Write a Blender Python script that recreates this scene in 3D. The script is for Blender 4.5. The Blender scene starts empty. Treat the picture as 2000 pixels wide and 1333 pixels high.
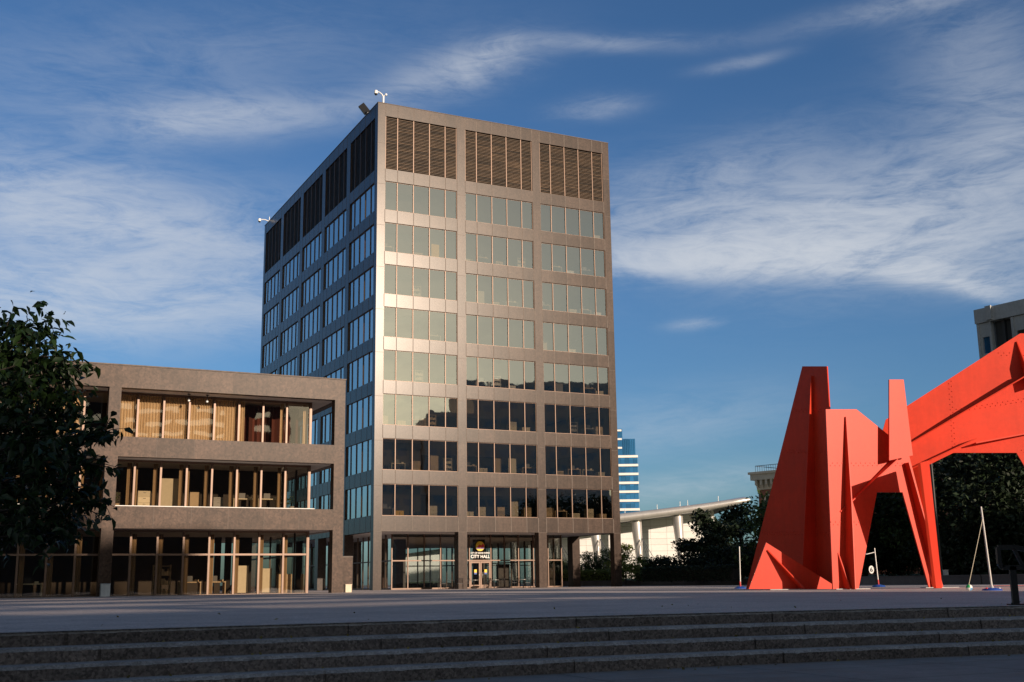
import bpy, math, random
import numpy as np
from mathutils import Vector, Matrix
R = math.radians
sc = bpy.context.scene
col = sc.collection
rnd = random.Random(7)

# ------------------------------------------------------------------ camera
F = 2253.0; PITCH = 0.20657; ROLL = -0.013568; CH = 0.42
fw = Vector((0, math.cos(PITCH), math.sin(PITCH))); rt0 = Vector((1, 0, 0)); up0 = rt0.cross(fw)
RT = rt0 * math.cos(ROLL) + up0 * math.sin(ROLL); UP = -rt0 * math.sin(ROLL) + up0 * math.cos(ROLL)
cam_d = bpy.data.cameras.new('camera'); cam = bpy.data.objects.new('camera', cam_d); col.objects.link(cam)
cam.matrix_world = Matrix(((RT.x, UP.x, -fw.x, 0), (RT.y, UP.y, -fw.y, 0), (RT.z, UP.z, -fw.z, CH), (0, 0, 0, 1)))
cam_d.sensor_width = 36; cam_d.lens = F / 2000 * 36; cam_d.clip_end = 20000; cam_d.clip_start = 0.05
sc.camera = cam
def ray(x, y):
    return fw + RT * ((x - 1000) / F) + UP * ((666.5 - y) / F)
def at(x, y, Y):                      # point seen at photo pixel (x, y), Y metres ahead
    v = ray(x, y); return Vector((0, 0, CH)) + v * (Y / v.y)

# ------------------------------------------------------------------ sun, sky, exposure
SX, SY = 0.669, -0.743; SEL = math.atan(0.229)
sv = Vector((SX, SY, 0)).normalized() * math.cos(SEL); sv.z = math.sin(SEL)
sd = bpy.data.lights.new('sun', 'SUN'); sun = bpy.data.objects.new('sun', sd); col.objects.link(sun)
sd.energy = 5.0; sd.angle = R(0.5); sd.color = (1.0, 0.80, 0.62)
sun.rotation_euler = sv.to_track_quat('Z', 'Y').to_euler()
sc.view_settings.view_transform = 'Standard'; sc.view_settings.look = 'None'
sc.view_settings.exposure = 0.2; sc.view_settings.gamma = 1
w = bpy.data.worlds.new('World'); sc.world = w; w.use_nodes = True
nt = w.node_tree; nt.nodes.clear()
def N(t, **k):
    n = nt.nodes.new(t)
    for a, b in k.items(): setattr(n, a, b)
    return n
def math_(op, a, b=None, c=None):
    n = N('ShaderNodeMath', operation=op)
    for i, v in enumerate((a, b, c)):
        if v is None: continue
        if isinstance(v, (int, float)): n.inputs[i].default_value = v
        else: nt.links.new(v, n.inputs[i])
    return n.outputs[0]
out = N('ShaderNodeOutputWorld'); bg = N('ShaderNodeBackground'); bg.inputs[1].default_value = 0.066
sky = N('ShaderNodeTexSky', sky_type='NISHITA'); sky.sun_disc = False
sky.sun_elevation = SEL; sky.sun_rotation = math.atan2(SX, SY)
sky.altitude = 200; sky.air_density = 1.0; sky.dust_density = 1.3; sky.ozone_density = 2.2
tc = N('ShaderNodeTexCoord'); sep = N('ShaderNodeSeparateXYZ'); nt.links.new(tc.outputs['Generated'], sep.inputs[0])
az = math_('ARCTAN2', sep.outputs[0], sep.outputs[1]); el = math_('ARCSINE', sep.outputs[2])
def azel(px, py):
    v = ray(px, py).normalized(); return math.atan2(v.x, v.y), math.asin(v.z)
comb = N('ShaderNodeCombineXYZ'); nt.links.new(az, comb.inputs[0]); nt.links.new(el, comb.inputs[1])
def noise(scale, detail, sxy=(1, 1), rotz=0, dist=0.0, rough=0.6, off=0):
    mp = N('ShaderNodeMapping'); nt.links.new(comb.outputs[0], mp.inputs[0])
    mp.inputs['Scale'].default_value = (sxy[0], sxy[1], 1); mp.inputs['Rotation'].default_value = (0, 0, rotz)
    mp.inputs['Location'].default_value = (off, off * .7, 0)
    n = N('ShaderNodeTexNoise'); nt.links.new(mp.outputs[0], n.inputs[0])
    n.inputs['Scale'].default_value = scale; n.inputs['Detail'].default_value = detail
    n.inputs['Distortion'].default_value = dist; n.inputs['Roughness'].default_value = rough
    return n.outputs[0]
n1 = noise(5.5, 10, (1, 3.4), R(-10), 1.3, 0.64)
n2 = noise(17.0, 9, (1, 4.5), R(16), 1.6, 0.70, 3.1)
nw = noise(3.0, 3, (1, 1.5), 0, 0.2, 0.5, 9.0)
wob = math_('MULTIPLY', math_('SUBTRACT', nw, 0.5), 0.035)
elw = math_('ADD', el, wob)
# wisps: centre pixel, half length, half thickness (px), tilt (deg, + = rising to the right), strength
WISPS = [(470, 225, 250, 40, 5, .50, 1), (330, 250, 120, 26, 10, .3, 1), (890, 150, 150, 44, 16, .52, 1), (960, 120, 70, 26, 30, .35, 1), (1180, 78, 190, 17, -2, .30, 1), (1160, 212, 80, 22, 5, .42, 1),
         (150, 410, 430, 90, -6, .62, 1.6), (200, 600, 520, 130, 3, .78, 2.2), (60, 500, 300, 160, 0, .25, 1),
         (1430, 505, 380, 115, -2, .52, 3.0), (1330, 525, 260, 50, -2, .75, 2.2), (1680, 505, 330, 120, -10, .66, 2.6), (1800, 545, 170, 34, -14, 1.1, 2), (1910, 572, 60, 16, -25, .7, 1.5),
         (1800, 400, 350, 120, 8, .42, 1), (1880, -16, 300, 20, 2, .34, 1), (1940, 210, 120, 240, 15, .30, 1),
         (1380, 945, 260, 30, 3, .34, 1), (1360, 630, 50, 9, 3, .35, 1), (1300, 820, 260, 60, 6, .22, 1), (1450, 115, 80, 12, 4, .28, 1),
         (300, 120, 500, 90, 10, .16, 1), (1350, 360, 260, 60, 14, .25, 1)]
tot = None
for (px, py, hl, ht, tilt, s, low_) in WISPS:
    a0, e0 = azel(px, py); k = 1 / F
    c, sn = math.cos(R(tilt)), math.sin(R(tilt))
    da = math_('SUBTRACT', az, a0); de = math_('SUBTRACT', elw, e0)
    p = math_('DIVIDE', math_('ADD', math_('MULTIPLY', da, c), math_('MULTIPLY', de, sn)), hl * k)
    q = math_('DIVIDE', math_('SUBTRACT', math_('MULTIPLY', de, c), math_('MULTIPLY', da, sn)), ht * k)
    if low_ > 1: q = math_('ADD', math_('MAXIMUM', q, 0.0), math_('MULTIPLY', math_('MINIMUM', q, 0.0), low_))
    r2 = math_('ADD', math_('MULTIPLY', p, p), math_('MULTIPLY', q, q))
    g = math_('MULTIPLY', math_('EXPONENT', math_('MULTIPLY', r2, -1.0)), s)
    tot = g if tot is None else math_('ADD', tot, g)
# sky behind the viewer (mirrored in the tower) carries broken cloud too
back = math_('MULTIPLY', math_('GREATER_THAN', math_('ABSOLUTE', az), 1.2), math_('MULTIPLY_ADD', math_('EXPONENT', math_('MULTIPLY', math_('POWER', math_('DIVIDE', el, .27), 2.0), -1.0)), .46, .05))
tot = math_('ADD', tot, back)
tex = math_('ADD', math_('MULTIPLY', n1, 0.65), math_('MULTIPLY', n2, 0.35))
mr = N('ShaderNodeMapRange'); mr.interpolation_type = 'SMOOTHSTEP'
nt.links.new(tex, mr.inputs[0]); mr.inputs[1].default_value = .30; mr.inputs[2].default_value = .66
mr.inputs[3].default_value = .10; mr.inputs[4].default_value = 1.15
dens = math_('SUBTRACT', 1.0, math_('EXPONENT', math_('MULTIPLY', math_('MULTIPLY', tot, mr.outputs[0]), -1.05)))
mix = N('ShaderNodeMix', data_type='RGBA'); nt.links.new(dens, mix.inputs[0])
tint = N('ShaderNodeMix', data_type='RGBA', blend_type='MULTIPLY'); tint.inputs[0].default_value = 1
nt.links.new(sky.outputs[0], tint.inputs[6]); 
tsel = N('ShaderNodeMix', data_type='RGBA'); tm = N('ShaderNodeMapRange'); tm.inputs[1].default_value = .8; tm.inputs[2].default_value = 1.6
nt.links.new(math_('ABSOLUTE', az), tm.inputs[0]); nt.links.new(tm.outputs[0], tsel.inputs[0])
tsel.inputs[6].default_value = (0.71, 1.07, 1.47, 1); tsel.inputs[7].default_value = (.95, .95, .88, 1); nt.links.new(tsel.outputs[2], tint.inputs[7])
nt.links.new(tint.outputs[2], mix.inputs[6]); 
warm = N('ShaderNodeMix', data_type='RGBA'); nt.links.new(math_('GREATER_THAN', math_('ABSOLUTE', az), 1.2), warm.inputs[0])
warm.inputs[6].default_value = (8.6, 9.0, 9.6, 1); warm.inputs[7].default_value = (9.6, 9.5, 8.6, 1); nt.links.new(warm.outputs[2], mix.inputs[7])
nt.links.new(mix.outputs[2], bg.inputs[0]); nt.links.new(bg.outputs[0], out.inputs[0])

# ------------------------------------------------------------------ helpers
def tag(o, label=None, cat=None, group=None, kind=None):
    if label: o['label'] = label
    if cat: o['category'] = cat
    if group: o['group'] = group
    if kind: o['kind'] = kind
    return o
def empty(name, loc=(0, 0, 0), rz=0.0):
    o = bpy.data.objects.new(name, None); col.objects.link(o); o.location = loc; o.rotation_euler.z = rz; return o
class MB:
    def __init__(s): s.v = []; s.f = []; s.m = []; s.t = []; s.sm = []
    def face(s, pts, mi=0, tone=.5, smooth=False):
        b = len(s.v); s.v += [tuple(p) for p in pts]; s.f.append(tuple(range(b, b + len(pts)))); s.m.append(mi); s.t.append(tone); s.sm.append(smooth)
    def mesh(s, vs, fs, mi=0, tone=.5, smooth=False):
        b = len(s.v); s.v += [tuple(p) for p in vs]
        for f in fs: s.f.append(tuple(i + b for i in f)); s.m.append(mi); s.t.append(tone); s.sm.append(smooth)
    def box(s, a, b, mi=0, tone=.5):
        x0, x1 = sorted((a[0], b[0])); y0, y1 = sorted((a[1], b[1])); z0, z1 = sorted((a[2], b[2]))
        vs = [(x, y, z) for z in (z0, z1) for y in (y0, y1) for x in (x0, x1)]
        s.mesh(vs, [(0, 2, 3, 1), (4, 5, 7, 6), (0, 1, 5, 4), (2, 6, 7, 3), (0, 4, 6, 2), (1, 3, 7, 5)], mi, tone)
    def bar(s, p, q, w_, h_, mi=0, tone=.5, up=(0, 0, 1)):
        p, q = Vector(p), Vector(q); d = (q - p).normalized(); u = Vector(up)
        if abs(d.dot(u)) > .95: u = Vector((0, 1, 0))
        r = d.cross(u).normalized() * w_ / 2; u = r.cross(d).normalized() * h_ / 2
        vs = [p - r - u, p + r - u, p + r + u, p - r + u, q - r - u, q + r - u, q + r + u, q - r + u]
        s.mesh(vs, [(3, 2, 1, 0), (4, 5, 6, 7), (0, 1, 5, 4), (1, 2, 6, 5), (2, 3, 7, 6), (3, 0, 4, 7)], mi, tone)
    def tube(s, pts, rad, n=8, mi=0, tone=.5, cap=True):
        pts = [Vector(p) for p in pts]; rad = rad if isinstance(rad, (list, tuple)) else [rad] * len(pts)
        vs = []; pr = None
        for i, p in enumerate(pts):
            d = (pts[min(i + 1, len(pts) - 1)] - pts[max(i - 1, 0)]).normalized()
            if pr is None:
                a = Vector((0, 0, 1)) if abs(d.z) < .9 else Vector((1, 0, 0)); pr = d.cross(a).normalized()
            pr = (pr - d * pr.dot(d)).normalized(); o2 = d.cross(pr)
            for k in range(n):
                an = 2 * math.pi * k / n; vs.append(p + (pr * math.cos(an) + o2 * math.sin(an)) * rad[i])
        fs = []
        for i in range(len(pts) - 1):
            for k in range(n):
                k2 = (k + 1) % n; fs.append((i * n + k, i * n + k2, (i + 1) * n + k2, (i + 1) * n + k))
        s.mesh(vs, fs, mi, tone, True)
        if cap:
            s.face([vs[k] for k in range(n)][::-1], mi, tone); s.face(vs[-n:], mi, tone)
    def ball(s, c, r, nu=14, nv=9, mi=0, tone=.5, sz=1.0):
        c = Vector(c); vs = []; fs = []
        for j in range(nv + 1):
            t = math.pi * j / nv
            for i in range(nu):
                a = 2 * math.pi * i / nu; vs.append(c + Vector((math.sin(t) * math.cos(a), math.sin(t) * math.sin(a), math.cos(t) * sz)) * r)
        for j in range(nv):
            for i in range(nu):
                i2 = (i + 1) % nu; fs.append((j * nu + i, (j + 1) * nu + i, (j + 1) * nu + i2, j * nu + i2))
        s.mesh(vs, fs, mi, tone, True)
    def prism(s, poly, n, th, mi=0, tone=.5):           # planar polygon extruded th along n (centred)
        n = Vector(n).normalized() * th / 2; k = len(poly); P = [Vector(p) for p in poly]
        s.face([p + n for p in P], mi, tone); s.face([p - n for p in P][::-1], mi, tone)
        for i in range(k):
            a, b = P[i], P[(i + 1) % k]; s.face([a + n, a - n, b - n, b + n], mi, tone)
    def build(s, name, mats, parent=None, bevel=0):
        me = bpy.data.meshes.new(name); me.from_pydata(s.v, [], s.f)
        mats = mats if isinstance(mats, (list, tuple)) else [mats]
        for m in mats: me.materials.append(m)
        me.polygons.foreach_set('material_index', s.m); me.polygons.foreach_set('use_smooth', s.sm)
        at_ = me.attributes.new('tone', 'FLOAT', 'FACE'); at_.data.foreach_set('value', s.t)
        me.update()
        o = bpy.data.objects.new(name, me); col.objects.link(o)
        if parent is not None: o.parent = parent
        if bevel:
            b = o.modifiers.new('bevel', 'BEVEL'); b.width = bevel; b.segments = 2; b.limit_method = 'ANGLE'
        return o

# ------------------------------------------------------------------ materials
def mat(name, colr=(.5, .5, .5), rough=.6, metal=0.0, spec=.5, noise_=None, bump=None, tone=0.0, coat=0.0, emit=None, speckle=None, streak=0.0, stain=None, trans=0):
    m = bpy.data.materials.new(name); m.use_nodes = True; t = m.node_tree; ns = t.nodes; b = ns['Principled BSDF']
    L = t.links.new
    b.inputs['Base Color'].default_value = (*colr, 1); b.inputs['Roughness'].default_value = rough
    b.inputs['Metallic'].default_value = metal; b.inputs['Specular IOR Level'].default_value = spec
    b.inputs['Coat Weight'].default_value = coat; b.inputs['Coat Roughness'].default_value = .12
    tcn = ns.new('ShaderNodeTexCoord')
    rgb = ns.new('ShaderNodeRGB'); rgb.outputs[0].default_value = (*colr, 1); cur = rgb.outputs[0]
    def mul(fac_sock, lo, hi):
        nonlocal cur
        mr_ = ns.new('ShaderNodeMapRange'); L(fac_sock, mr_.inputs[0]); mr_.inputs[3].default_value = lo; mr_.inputs[4].default_value = hi
        v = ns.new('ShaderNodeVectorMath'); v.operation = 'SCALE'; L(cur, v.inputs[0]); L(mr_.outputs[0], v.inputs['Scale']); cur = v.outputs[0]
        return mr_
    def nz(scale, det=4, rough_=.6, sc3=None):
        n = ns.new('ShaderNodeTexNoise'); n.inputs['Scale'].default_value = scale; n.inputs['Detail'].default_value = det; n.inputs['Roughness'].default_value = rough_
        if sc3:
            mp = ns.new('ShaderNodeMapping'); mp.inputs['Scale'].default_value = sc3; L(tcn.outputs['Object'], mp.inputs[0]); L(mp.outputs[0], n.inputs[0])
        else: L(tcn.outputs['Object'], n.inputs[0])
        return n.outputs[0]
    if noise_:
        for (scl, amt) in noise_:
            q = mul(nz(scl), 1 - amt, 1 + amt); q.inputs[1].default_value = .3; q.inputs[2].default_value = .7
    if streak:
        q = mul(nz(1.0, 5, .7, (3.5, 3.5, .35)), 1 - streak, 1 + streak); q.inputs[1].default_value = .3; q.inputs[2].default_value = .7
    if tone:
        a = ns.new('ShaderNodeAttribute'); a.attribute_name = 'tone'; mul(a.outputs['Fac'], 1 - tone, 1 + tone)
    if speckle:                                          # (scale, amount)
        vo = ns.new('ShaderNodeTexVoronoi'); vo.inputs['Scale'].default_value = speckle[0]; L(tcn.outputs['Object'], vo.inputs[0])
        sp = ns.new('ShaderNodeSeparateColor'); L(vo.outputs['Color'], sp.inputs[0]); mul(sp.outputs[0], 1 - speckle[1], 1 + speckle[1])
    if stain:                                            # (scale, colour, amount)
        mx = ns.new('ShaderNodeMix'); mx.data_type = 'RGBA'; cr = ns.new('ShaderNodeMapRange'); L(nz(stain[0], 6, .7), cr.inputs[0])
        cr.inputs[1].default_value = .5; cr.inputs[2].default_value = .75; cr.inputs[4].default_value = stain[2]
        L(cr.outputs[0], mx.inputs[0]); L(cur, mx.inputs[6]); mx.inputs[7].default_value = (*stain[1], 1); cur = mx.outputs[2]
    L(cur, b.inputs['Base Color'])
    if bump:
        bp = ns.new('ShaderNodeBump'); bp.inputs['Strength'].default_value = bump[1]; bp.inputs['Distance'].default_value = bump[2]
        L(nz(bump[0], 6), bp.inputs['Height']); L(bp.outputs[0], b.inputs['Normal'])
    if emit:
        b.inputs['Emission Color'].default_value = (*emit[0], 1); b.inputs['Emission Strength'].default_value = emit[1]
    if trans:                                            # thin leaf: some light passes through
        tr = ns.new('ShaderNodeBsdfTranslucent'); L(cur, tr.inputs[0]); ms = ns.new('ShaderNodeMixShader'); ms.inputs[0].default_value = trans
        L(b.outputs[0], ms.inputs[1]); L(tr.outputs[0], ms.inputs[2]); L(ms.outputs[0], ns['Material Output'].inputs[0])
    return m
def glass(name, tint, refl, base, wob=.0012, rc=(1, 1, 1)):
    m = bpy.data.materials.new(name); m.use_nodes = True; t = m.node_tree; ns = t.nodes; ns.clear(); L = t.links.new
    o = ns.new('ShaderNodeOutputMaterial'); tr = ns.new('ShaderNodeBsdfTransparent'); tr.inputs[0].default_value = (*tint, 1)
    gl = ns.new('ShaderNodeBsdfGlossy'); gl.inputs['Roughness'].default_value = .015; gl.inputs[0].default_value = (*rc, 1)
    fr = ns.new('ShaderNodeLayerWeight'); fr.inputs[0].default_value = .18
    mr_ = ns.new('ShaderNodeMapRange'); L(fr.outputs['Fresnel'], mr_.inputs[0]); mr_.inputs[3].default_value = base; mr_.inputs[4].default_value = refl
    tcn = ns.new('ShaderNodeTexCoord'); n = ns.new('ShaderNodeTexNoise'); n.inputs['Scale'].default_value = .9; n.inputs['Detail'].default_value = 1.5
    L(tcn.outputs['Object'], n.inputs[0]); bp = ns.new('ShaderNodeBump'); bp.inputs['Strength'].default_value = 1; bp.inputs['Distance'].default_value = wob
    L(n.outputs[0], bp.inputs['Height']); L(bp.outputs[0], gl.inputs['Normal'])
    mx = ns.new('ShaderNodeMixShader'); L(mr_.outputs[0], mx.inputs[0]); L(tr.outputs[0], mx.inputs[1]); L(gl.outputs[0], mx.inputs[2]); L(mx.outputs[0], o.inputs[0])
    return m
M = {}
M['granite'] = mat('granite', (.052, .034, .026), .26, spec=.25, noise_=[(.5, .12), (2.2, .16), (9, .10)], tone=.20, speckle=(10, .22), streak=.22, bump=(60, .15, .004))
M['granite_low'] = mat('granite_low', (.064, .039, .028), .38, spec=.13, noise_=[(.5, .16), (2, .14), (8, .14)], tone=.17, speckle=(9, .32), streak=.20, bump=(60, .2, .004))
M['joint'] = mat('joint', (.125, .10, .085), .7, noise_=[(3, .3)])
M['bronze'] = mat('bronze', (.150, .092, .064), .42, metal=.3, noise_=[(2, .12)])
M['bronze_dark'] = mat('bronze_dark', (.05, .036, .03), .45, metal=.2)
M['louver'] = mat('louver', (.078, .050, .030), .5, metal=.1, tone=.6, noise_=[(1.3, .30)])
M['brown_stone'] = mat('brown_stone', (.74, .58, .47), .8, noise_=[(.3, .1)])
M['black'] = mat('black', (.012, .012, .014), .6)
M['inside'] = mat('inside', (.30, .26, .21), .85, noise_=[(.4, .2)])
M['ceiling'] = mat('ceiling', (.70, .55, .44), .9)
M['core'] = mat('core', (.045, .036, .03), .9, noise_=[(.3, .3)])
M['soffit'] = mat('soffit', (.62, .58, .56), .8, noise_=[(1.5, .06)])
M['roof'] = mat('roof', (.14, .13, .125), .9, noise_=[(1, .2)])
M['glass'] = glass('glass', (.48, .45, .40), .58, .29, .0022, (.86, .92, .92))
M['glass_low'] = glass('glass_low', (.74, .69, .60), .8, .07, .0016)
M['glass_lobby'] = glass('glass_lobby', (.74, .78, .76), .8, .07, .0012)
M['glass_side'] = glass('glass_side', (.60, .57, .50), .25, .06, .0005)
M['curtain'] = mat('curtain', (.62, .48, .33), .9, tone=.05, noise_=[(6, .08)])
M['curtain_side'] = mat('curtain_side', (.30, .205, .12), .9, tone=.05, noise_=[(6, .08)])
M['curtain_red'] = mat('curtain_red', (.10, .028, .02), .9, tone=.4)
M['tan'] = mat('tan', (.50, .38, .25), .8, tone=.3, noise_=[(5, .08)])
M['cream'] = mat('cream', (.62, .55, .42), .8, tone=.2, noise_=[(5, .06)])
M['grey'] = mat('grey', (.30, .29, .28), .7, tone=.3)
M['yellow'] = mat('yellow', (.75, .45, .04), .7, noise_=[(4, .05)])
M['white'] = mat('white', (.78, .77, .74), .55, noise_=[(4, .05)])
M['blackmetal'] = mat('blackmetal', (.018, .018, .020), .4, metal=.3)
M['tabletop'] = mat('tabletop', (.34, .33, .31), .3, metal=.4)
M['plaza'] = mat('plaza', (.45, .39, .375), .85, noise_=[(.12, .13), (1.1, .12), (30, .15)], speckle=(38, .30), bump=(55, .5, .01), stain=(.35, (.20, .18, .185), .5))
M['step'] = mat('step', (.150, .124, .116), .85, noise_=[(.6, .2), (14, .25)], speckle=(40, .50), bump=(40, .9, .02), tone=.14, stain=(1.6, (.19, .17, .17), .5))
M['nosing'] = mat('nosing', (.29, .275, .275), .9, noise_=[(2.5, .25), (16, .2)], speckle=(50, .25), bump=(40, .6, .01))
M['pave'] = mat('pave', (.20, .185, .18), .85, noise_=[(.5, .18), (3, .12), (30, .12)], tone=.14, bump=(40, .4, .008), stain=(.8, (.22, .14, .10), .65))
M['pave_joint'] = mat('pave_joint', (.05, .045, .045), .95)
M['ground'] = mat('ground', (.10, .10, .095), .95, noise_=[(.05, .2)])
M['grass'] = mat('grass', (.045, .075, .02), .95, noise_=[(.8, .35), (9, .4)], bump=(12, 1, .08))
M['wallstone'] = mat('wallstone', (.13, .115, .11), .8, noise_=[(1, .15), (12, .15)], tone=.15)
M['red'] = mat('red', (.62, .040, .013), .45, spec=.30, noise_=[(.5, .10), (5, .05)], streak=.07, stain=(.9, (.50, .045, .02), .4))
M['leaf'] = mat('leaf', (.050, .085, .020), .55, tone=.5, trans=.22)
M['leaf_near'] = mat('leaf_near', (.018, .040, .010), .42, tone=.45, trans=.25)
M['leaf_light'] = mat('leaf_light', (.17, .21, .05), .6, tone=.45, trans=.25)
M['leaf_dark'] = mat('leaf_dark', (.014, .028, .010), .6, tone=.5, trans=.12)  # leaf colour darkened to carry the shade these trees stand in
M['bark'] = mat('bark', (.045, .035, .028), .9, noise_=[(8, .3)], bump=(20, .8, .02))
M['litter'] = mat('litter', (.16, .13, .03), .8, tone=.6)
M['panel_white'] = mat('panel_white', (.77, .78, .77), .6, tone=.05, noise_=[(.2, .05), (2, .03)])
M['panel_line'] = mat('panel_line', (.42, .38, .33), .8)
M['steel'] = mat('steel', (.62, .60, .58), .35, metal=.55, noise_=[(.5, .06)], streak=.06)
M['steel_dark'] = mat('steel_dark', (.10, .11, .13), .5, metal=.4)
M['blue_glass'] = mat('blue_glass', (.035, .19, .42), .12, metal=.55, spec=.8, tone=.3, noise_=[(.08, .15)])
M['brick'] = mat('brick', (.22, .09, .065), .85, noise_=[(1, .2)])
M['brick_orange'] = mat('brick_orange', (.42, .20, .09), .85, noise_=[(1, .2)])
M['stone'] = mat('stone', (.50, .46, .40), .8, noise_=[(.6, .12), (4, .08)])
M['concrete'] = mat('concrete', (.47, .48, .48), .85, noise_=[(.3, .12), (3, .08)], tone=.07, streak=.08)
M['concrete_dark'] = mat('concrete_dark', (.06, .062, .065), .8, noise_=[(.5, .2)])
M['blue'] = mat('blue', (.02, .07, .32), .4); M['redplastic'] = mat('redplastic', (.55, .03, .03), .4)
M['green'] = mat('green', (.03, .35, .10), .45); M['orange'] = mat('orange', (.80, .20, .02), .45); M['skyblue'] = mat('skyblue', (.12, .35, .60), .45)
M['lamp_white'] = mat('lamp_white', (.85, .85, .83), .3)
M['purple'] = mat('purple', (.10, .03, .18), .5); M['logo_yellow'] = mat('logo_yellow', (.85, .55, .03), .5); M['logo_red'] = mat('logo_red', (.65, .04, .04), .5)

# ------------------------------------------------------------------ the setting
ZP = -0.03; RIS = .155; TRD = .40; ZL = ZP - 4 * RIS
def sky_sheet(name, x0, y0, x1, y1, z, m):
    b = MB(); b.face([(x0, y0, z), (x1, y0, z), (x1, y1, z), (x0, y1, z)]); return tag(b.build(name, m), kind='structure')
sky_sheet('ground', -4000, -3000, 4000, 6000, ZL - .05, M['ground'])
def edge(X, off=0):
    Y = 15.4 + .45 * X - .012 * X * X; dY = .45 - .024 * X
    n = Vector((dY, -1)).normalized()                    # towards the camera
    return Vector((X + n.x * off, Y + n.y * off))
XS = [-24 + i * .5 for i in range(0, 77)]                # -24 .. 14
XS = [x for x in XS if x <= 17.5]
b = MB()
for i in range(len(XS) - 1):
    a, c = edge(XS[i]), edge(XS[i + 1])
    b.face([(a.x, a.y, ZP), (c.x, c.y, ZP), (c.x * 1.0 + 0, 90, ZP), (a.x, 90, ZP)])
e0, e1 = edge(XS[0]), edge(XS[-1])
b.face([(e1.x, e1.y, ZP), (80, e1.y, ZP), (80, 90, ZP), (e1.x, 90, ZP)])
b.face([(-120, e0.y, ZP), (e0.x, e0.y, ZP), (e0.x, 90, ZP), (-120, 90, ZP)])
b.face([(-120, 90, ZP), (80, 90, ZP), (80, 175, ZP), (-120, 175, ZP)])
tag(b.build('plaza', M['plaza']), kind='structure')
# steps: stone blocks ~2.6 m long with worn noses, one mesh per flight
b = MB()
for k in range(4):
    z1 = ZP - k * RIS; joint_at = rnd.uniform(0, 2.6); acc = joint_at; tone = rnd.random()
    for i in range(len(XS) - 1):
        sub = 16
        for j in range(sub):
            xa = XS[i] + .5 * j / sub; xb = XS[i] + .5 * (j + 1) / sub
            L_ = .5 / sub * 1.1; acc += L_
            gap = False
            if acc > 3.1: acc = 0; tone = rnd.random(); gap = True
            o0 = k * TRD
            jig = lambda x, s: .010 * math.sin(x * 7.3 + k * 2.1 + s) + .007 * math.sin(x * 19.7 + k + s) + .006 * math.sin(x * 47 + k * 5 + s)
            a, c = edge(xa, o0), edge(xb, o0); za, zb = z1 + min(0, jig(xa, 0)) * .5, z1 + min(0, jig(xb, 0)) * .5
            in_ = .015 if gap else 0
            a1, c1 = edge(xa, o0 - in_), edge(xb, o0 - in_)
            at_, ct = edge(xa, o0 - .035 - abs(jig(xa, 2))), edge(xb, o0 - .035 - abs(jig(xb, 2)))
            zc = .030
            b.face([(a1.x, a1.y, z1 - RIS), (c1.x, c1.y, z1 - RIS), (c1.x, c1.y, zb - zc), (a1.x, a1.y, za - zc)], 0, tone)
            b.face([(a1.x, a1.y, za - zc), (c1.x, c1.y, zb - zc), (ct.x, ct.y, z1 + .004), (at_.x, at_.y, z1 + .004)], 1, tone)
            ab, cb = edge(xa, o0 - TRD - .03), edge(xb, o0 - TRD - .03)
            if k: b.face([(at_.x, at_.y, z1 + .004), (ct.x, ct.y, z1 + .004), (cb.x, cb.y, z1 + .004), (ab.x, ab.y, z1 + .004)], 1, tone)
            else:
                ab, cb = edge(xa, -.10), edge(xb, -.10)
                b.face([(at_.x, at_.y, z1 + .004), (ct.x, ct.y, z1 + .004), (cb.x, cb.y, z1 + .002), (ab.x, ab.y, z1 + .002)], 1, tone)
tag(b.build('steps', [M['step'], M['nosing']]), kind='structure')
# lower pavement: large slabs following the flight
b = MB(); b.face([(-60, -40, ZL - .01), (60, -40, ZL - .01), (60, 24, ZL - .01), (-60, 24, ZL - .01)], 1)
ca, sa = math.cos(R(24)), math.sin(R(24))
for i in range(-12, 14):
    for j in range(-8, 5):
        x0, x1, y0, y1 = i * 2.4 + .008, (i + 1) * 2.4 - .008, j * 1.5 + .008, (j + 1) * 1.5 - .008
        P = [(x0, y0), (x1, y0), (x1, y1), (x0, y1)]
        P = [(p[0] * ca - p[1] * sa, p[0] * sa + p[1] * ca + 9.5) for p in P]
        b.face([(p[0], p[1], ZL) for p in P], 0, rnd.random())
tag(b.build('pavement', [M['pave'], M['pave_joint']]), kind='structure')

# ------------------------------------------------------------------ office tower
TO = (-11.4992, 95.106, 0); TA = R(26.402)
fd = Vector((math.cos(TA), math.sin(TA), 0)); ld = Vector((-math.sin(TA), math.cos(TA), 0))
def TW(x, y, z=0): return Vector(TO) + fd * x + ld * y + Vector((0, 0, z))
tower = tag(empty('office_tower', TO, TA), 'ten storey dark brown granite office tower with city hall lettering over its doors', 'building')
TWD, TD, TH = 23.53, 39.3, 42.0
TOPS = [34.85 - 3.75 * i for i in range(8)]; TOPS[-1] = 8.58
ROWS = [(t - 2.63, t) for t in TOPS]
LOUV = (35.95, 40.85)
ft = dict(st=[.72, 8.35, 15.98], w=6.83, L=TWD, mul=[1.15, 2.665, 4.18, 5.695])
lt = dict(st=[.77 + 7.75 * i for i in range(5)], w=6.75, L=TD, mul=[1.14, 2.63, 4.12, 5.61])
DEP = .55; GZ = .13
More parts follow.
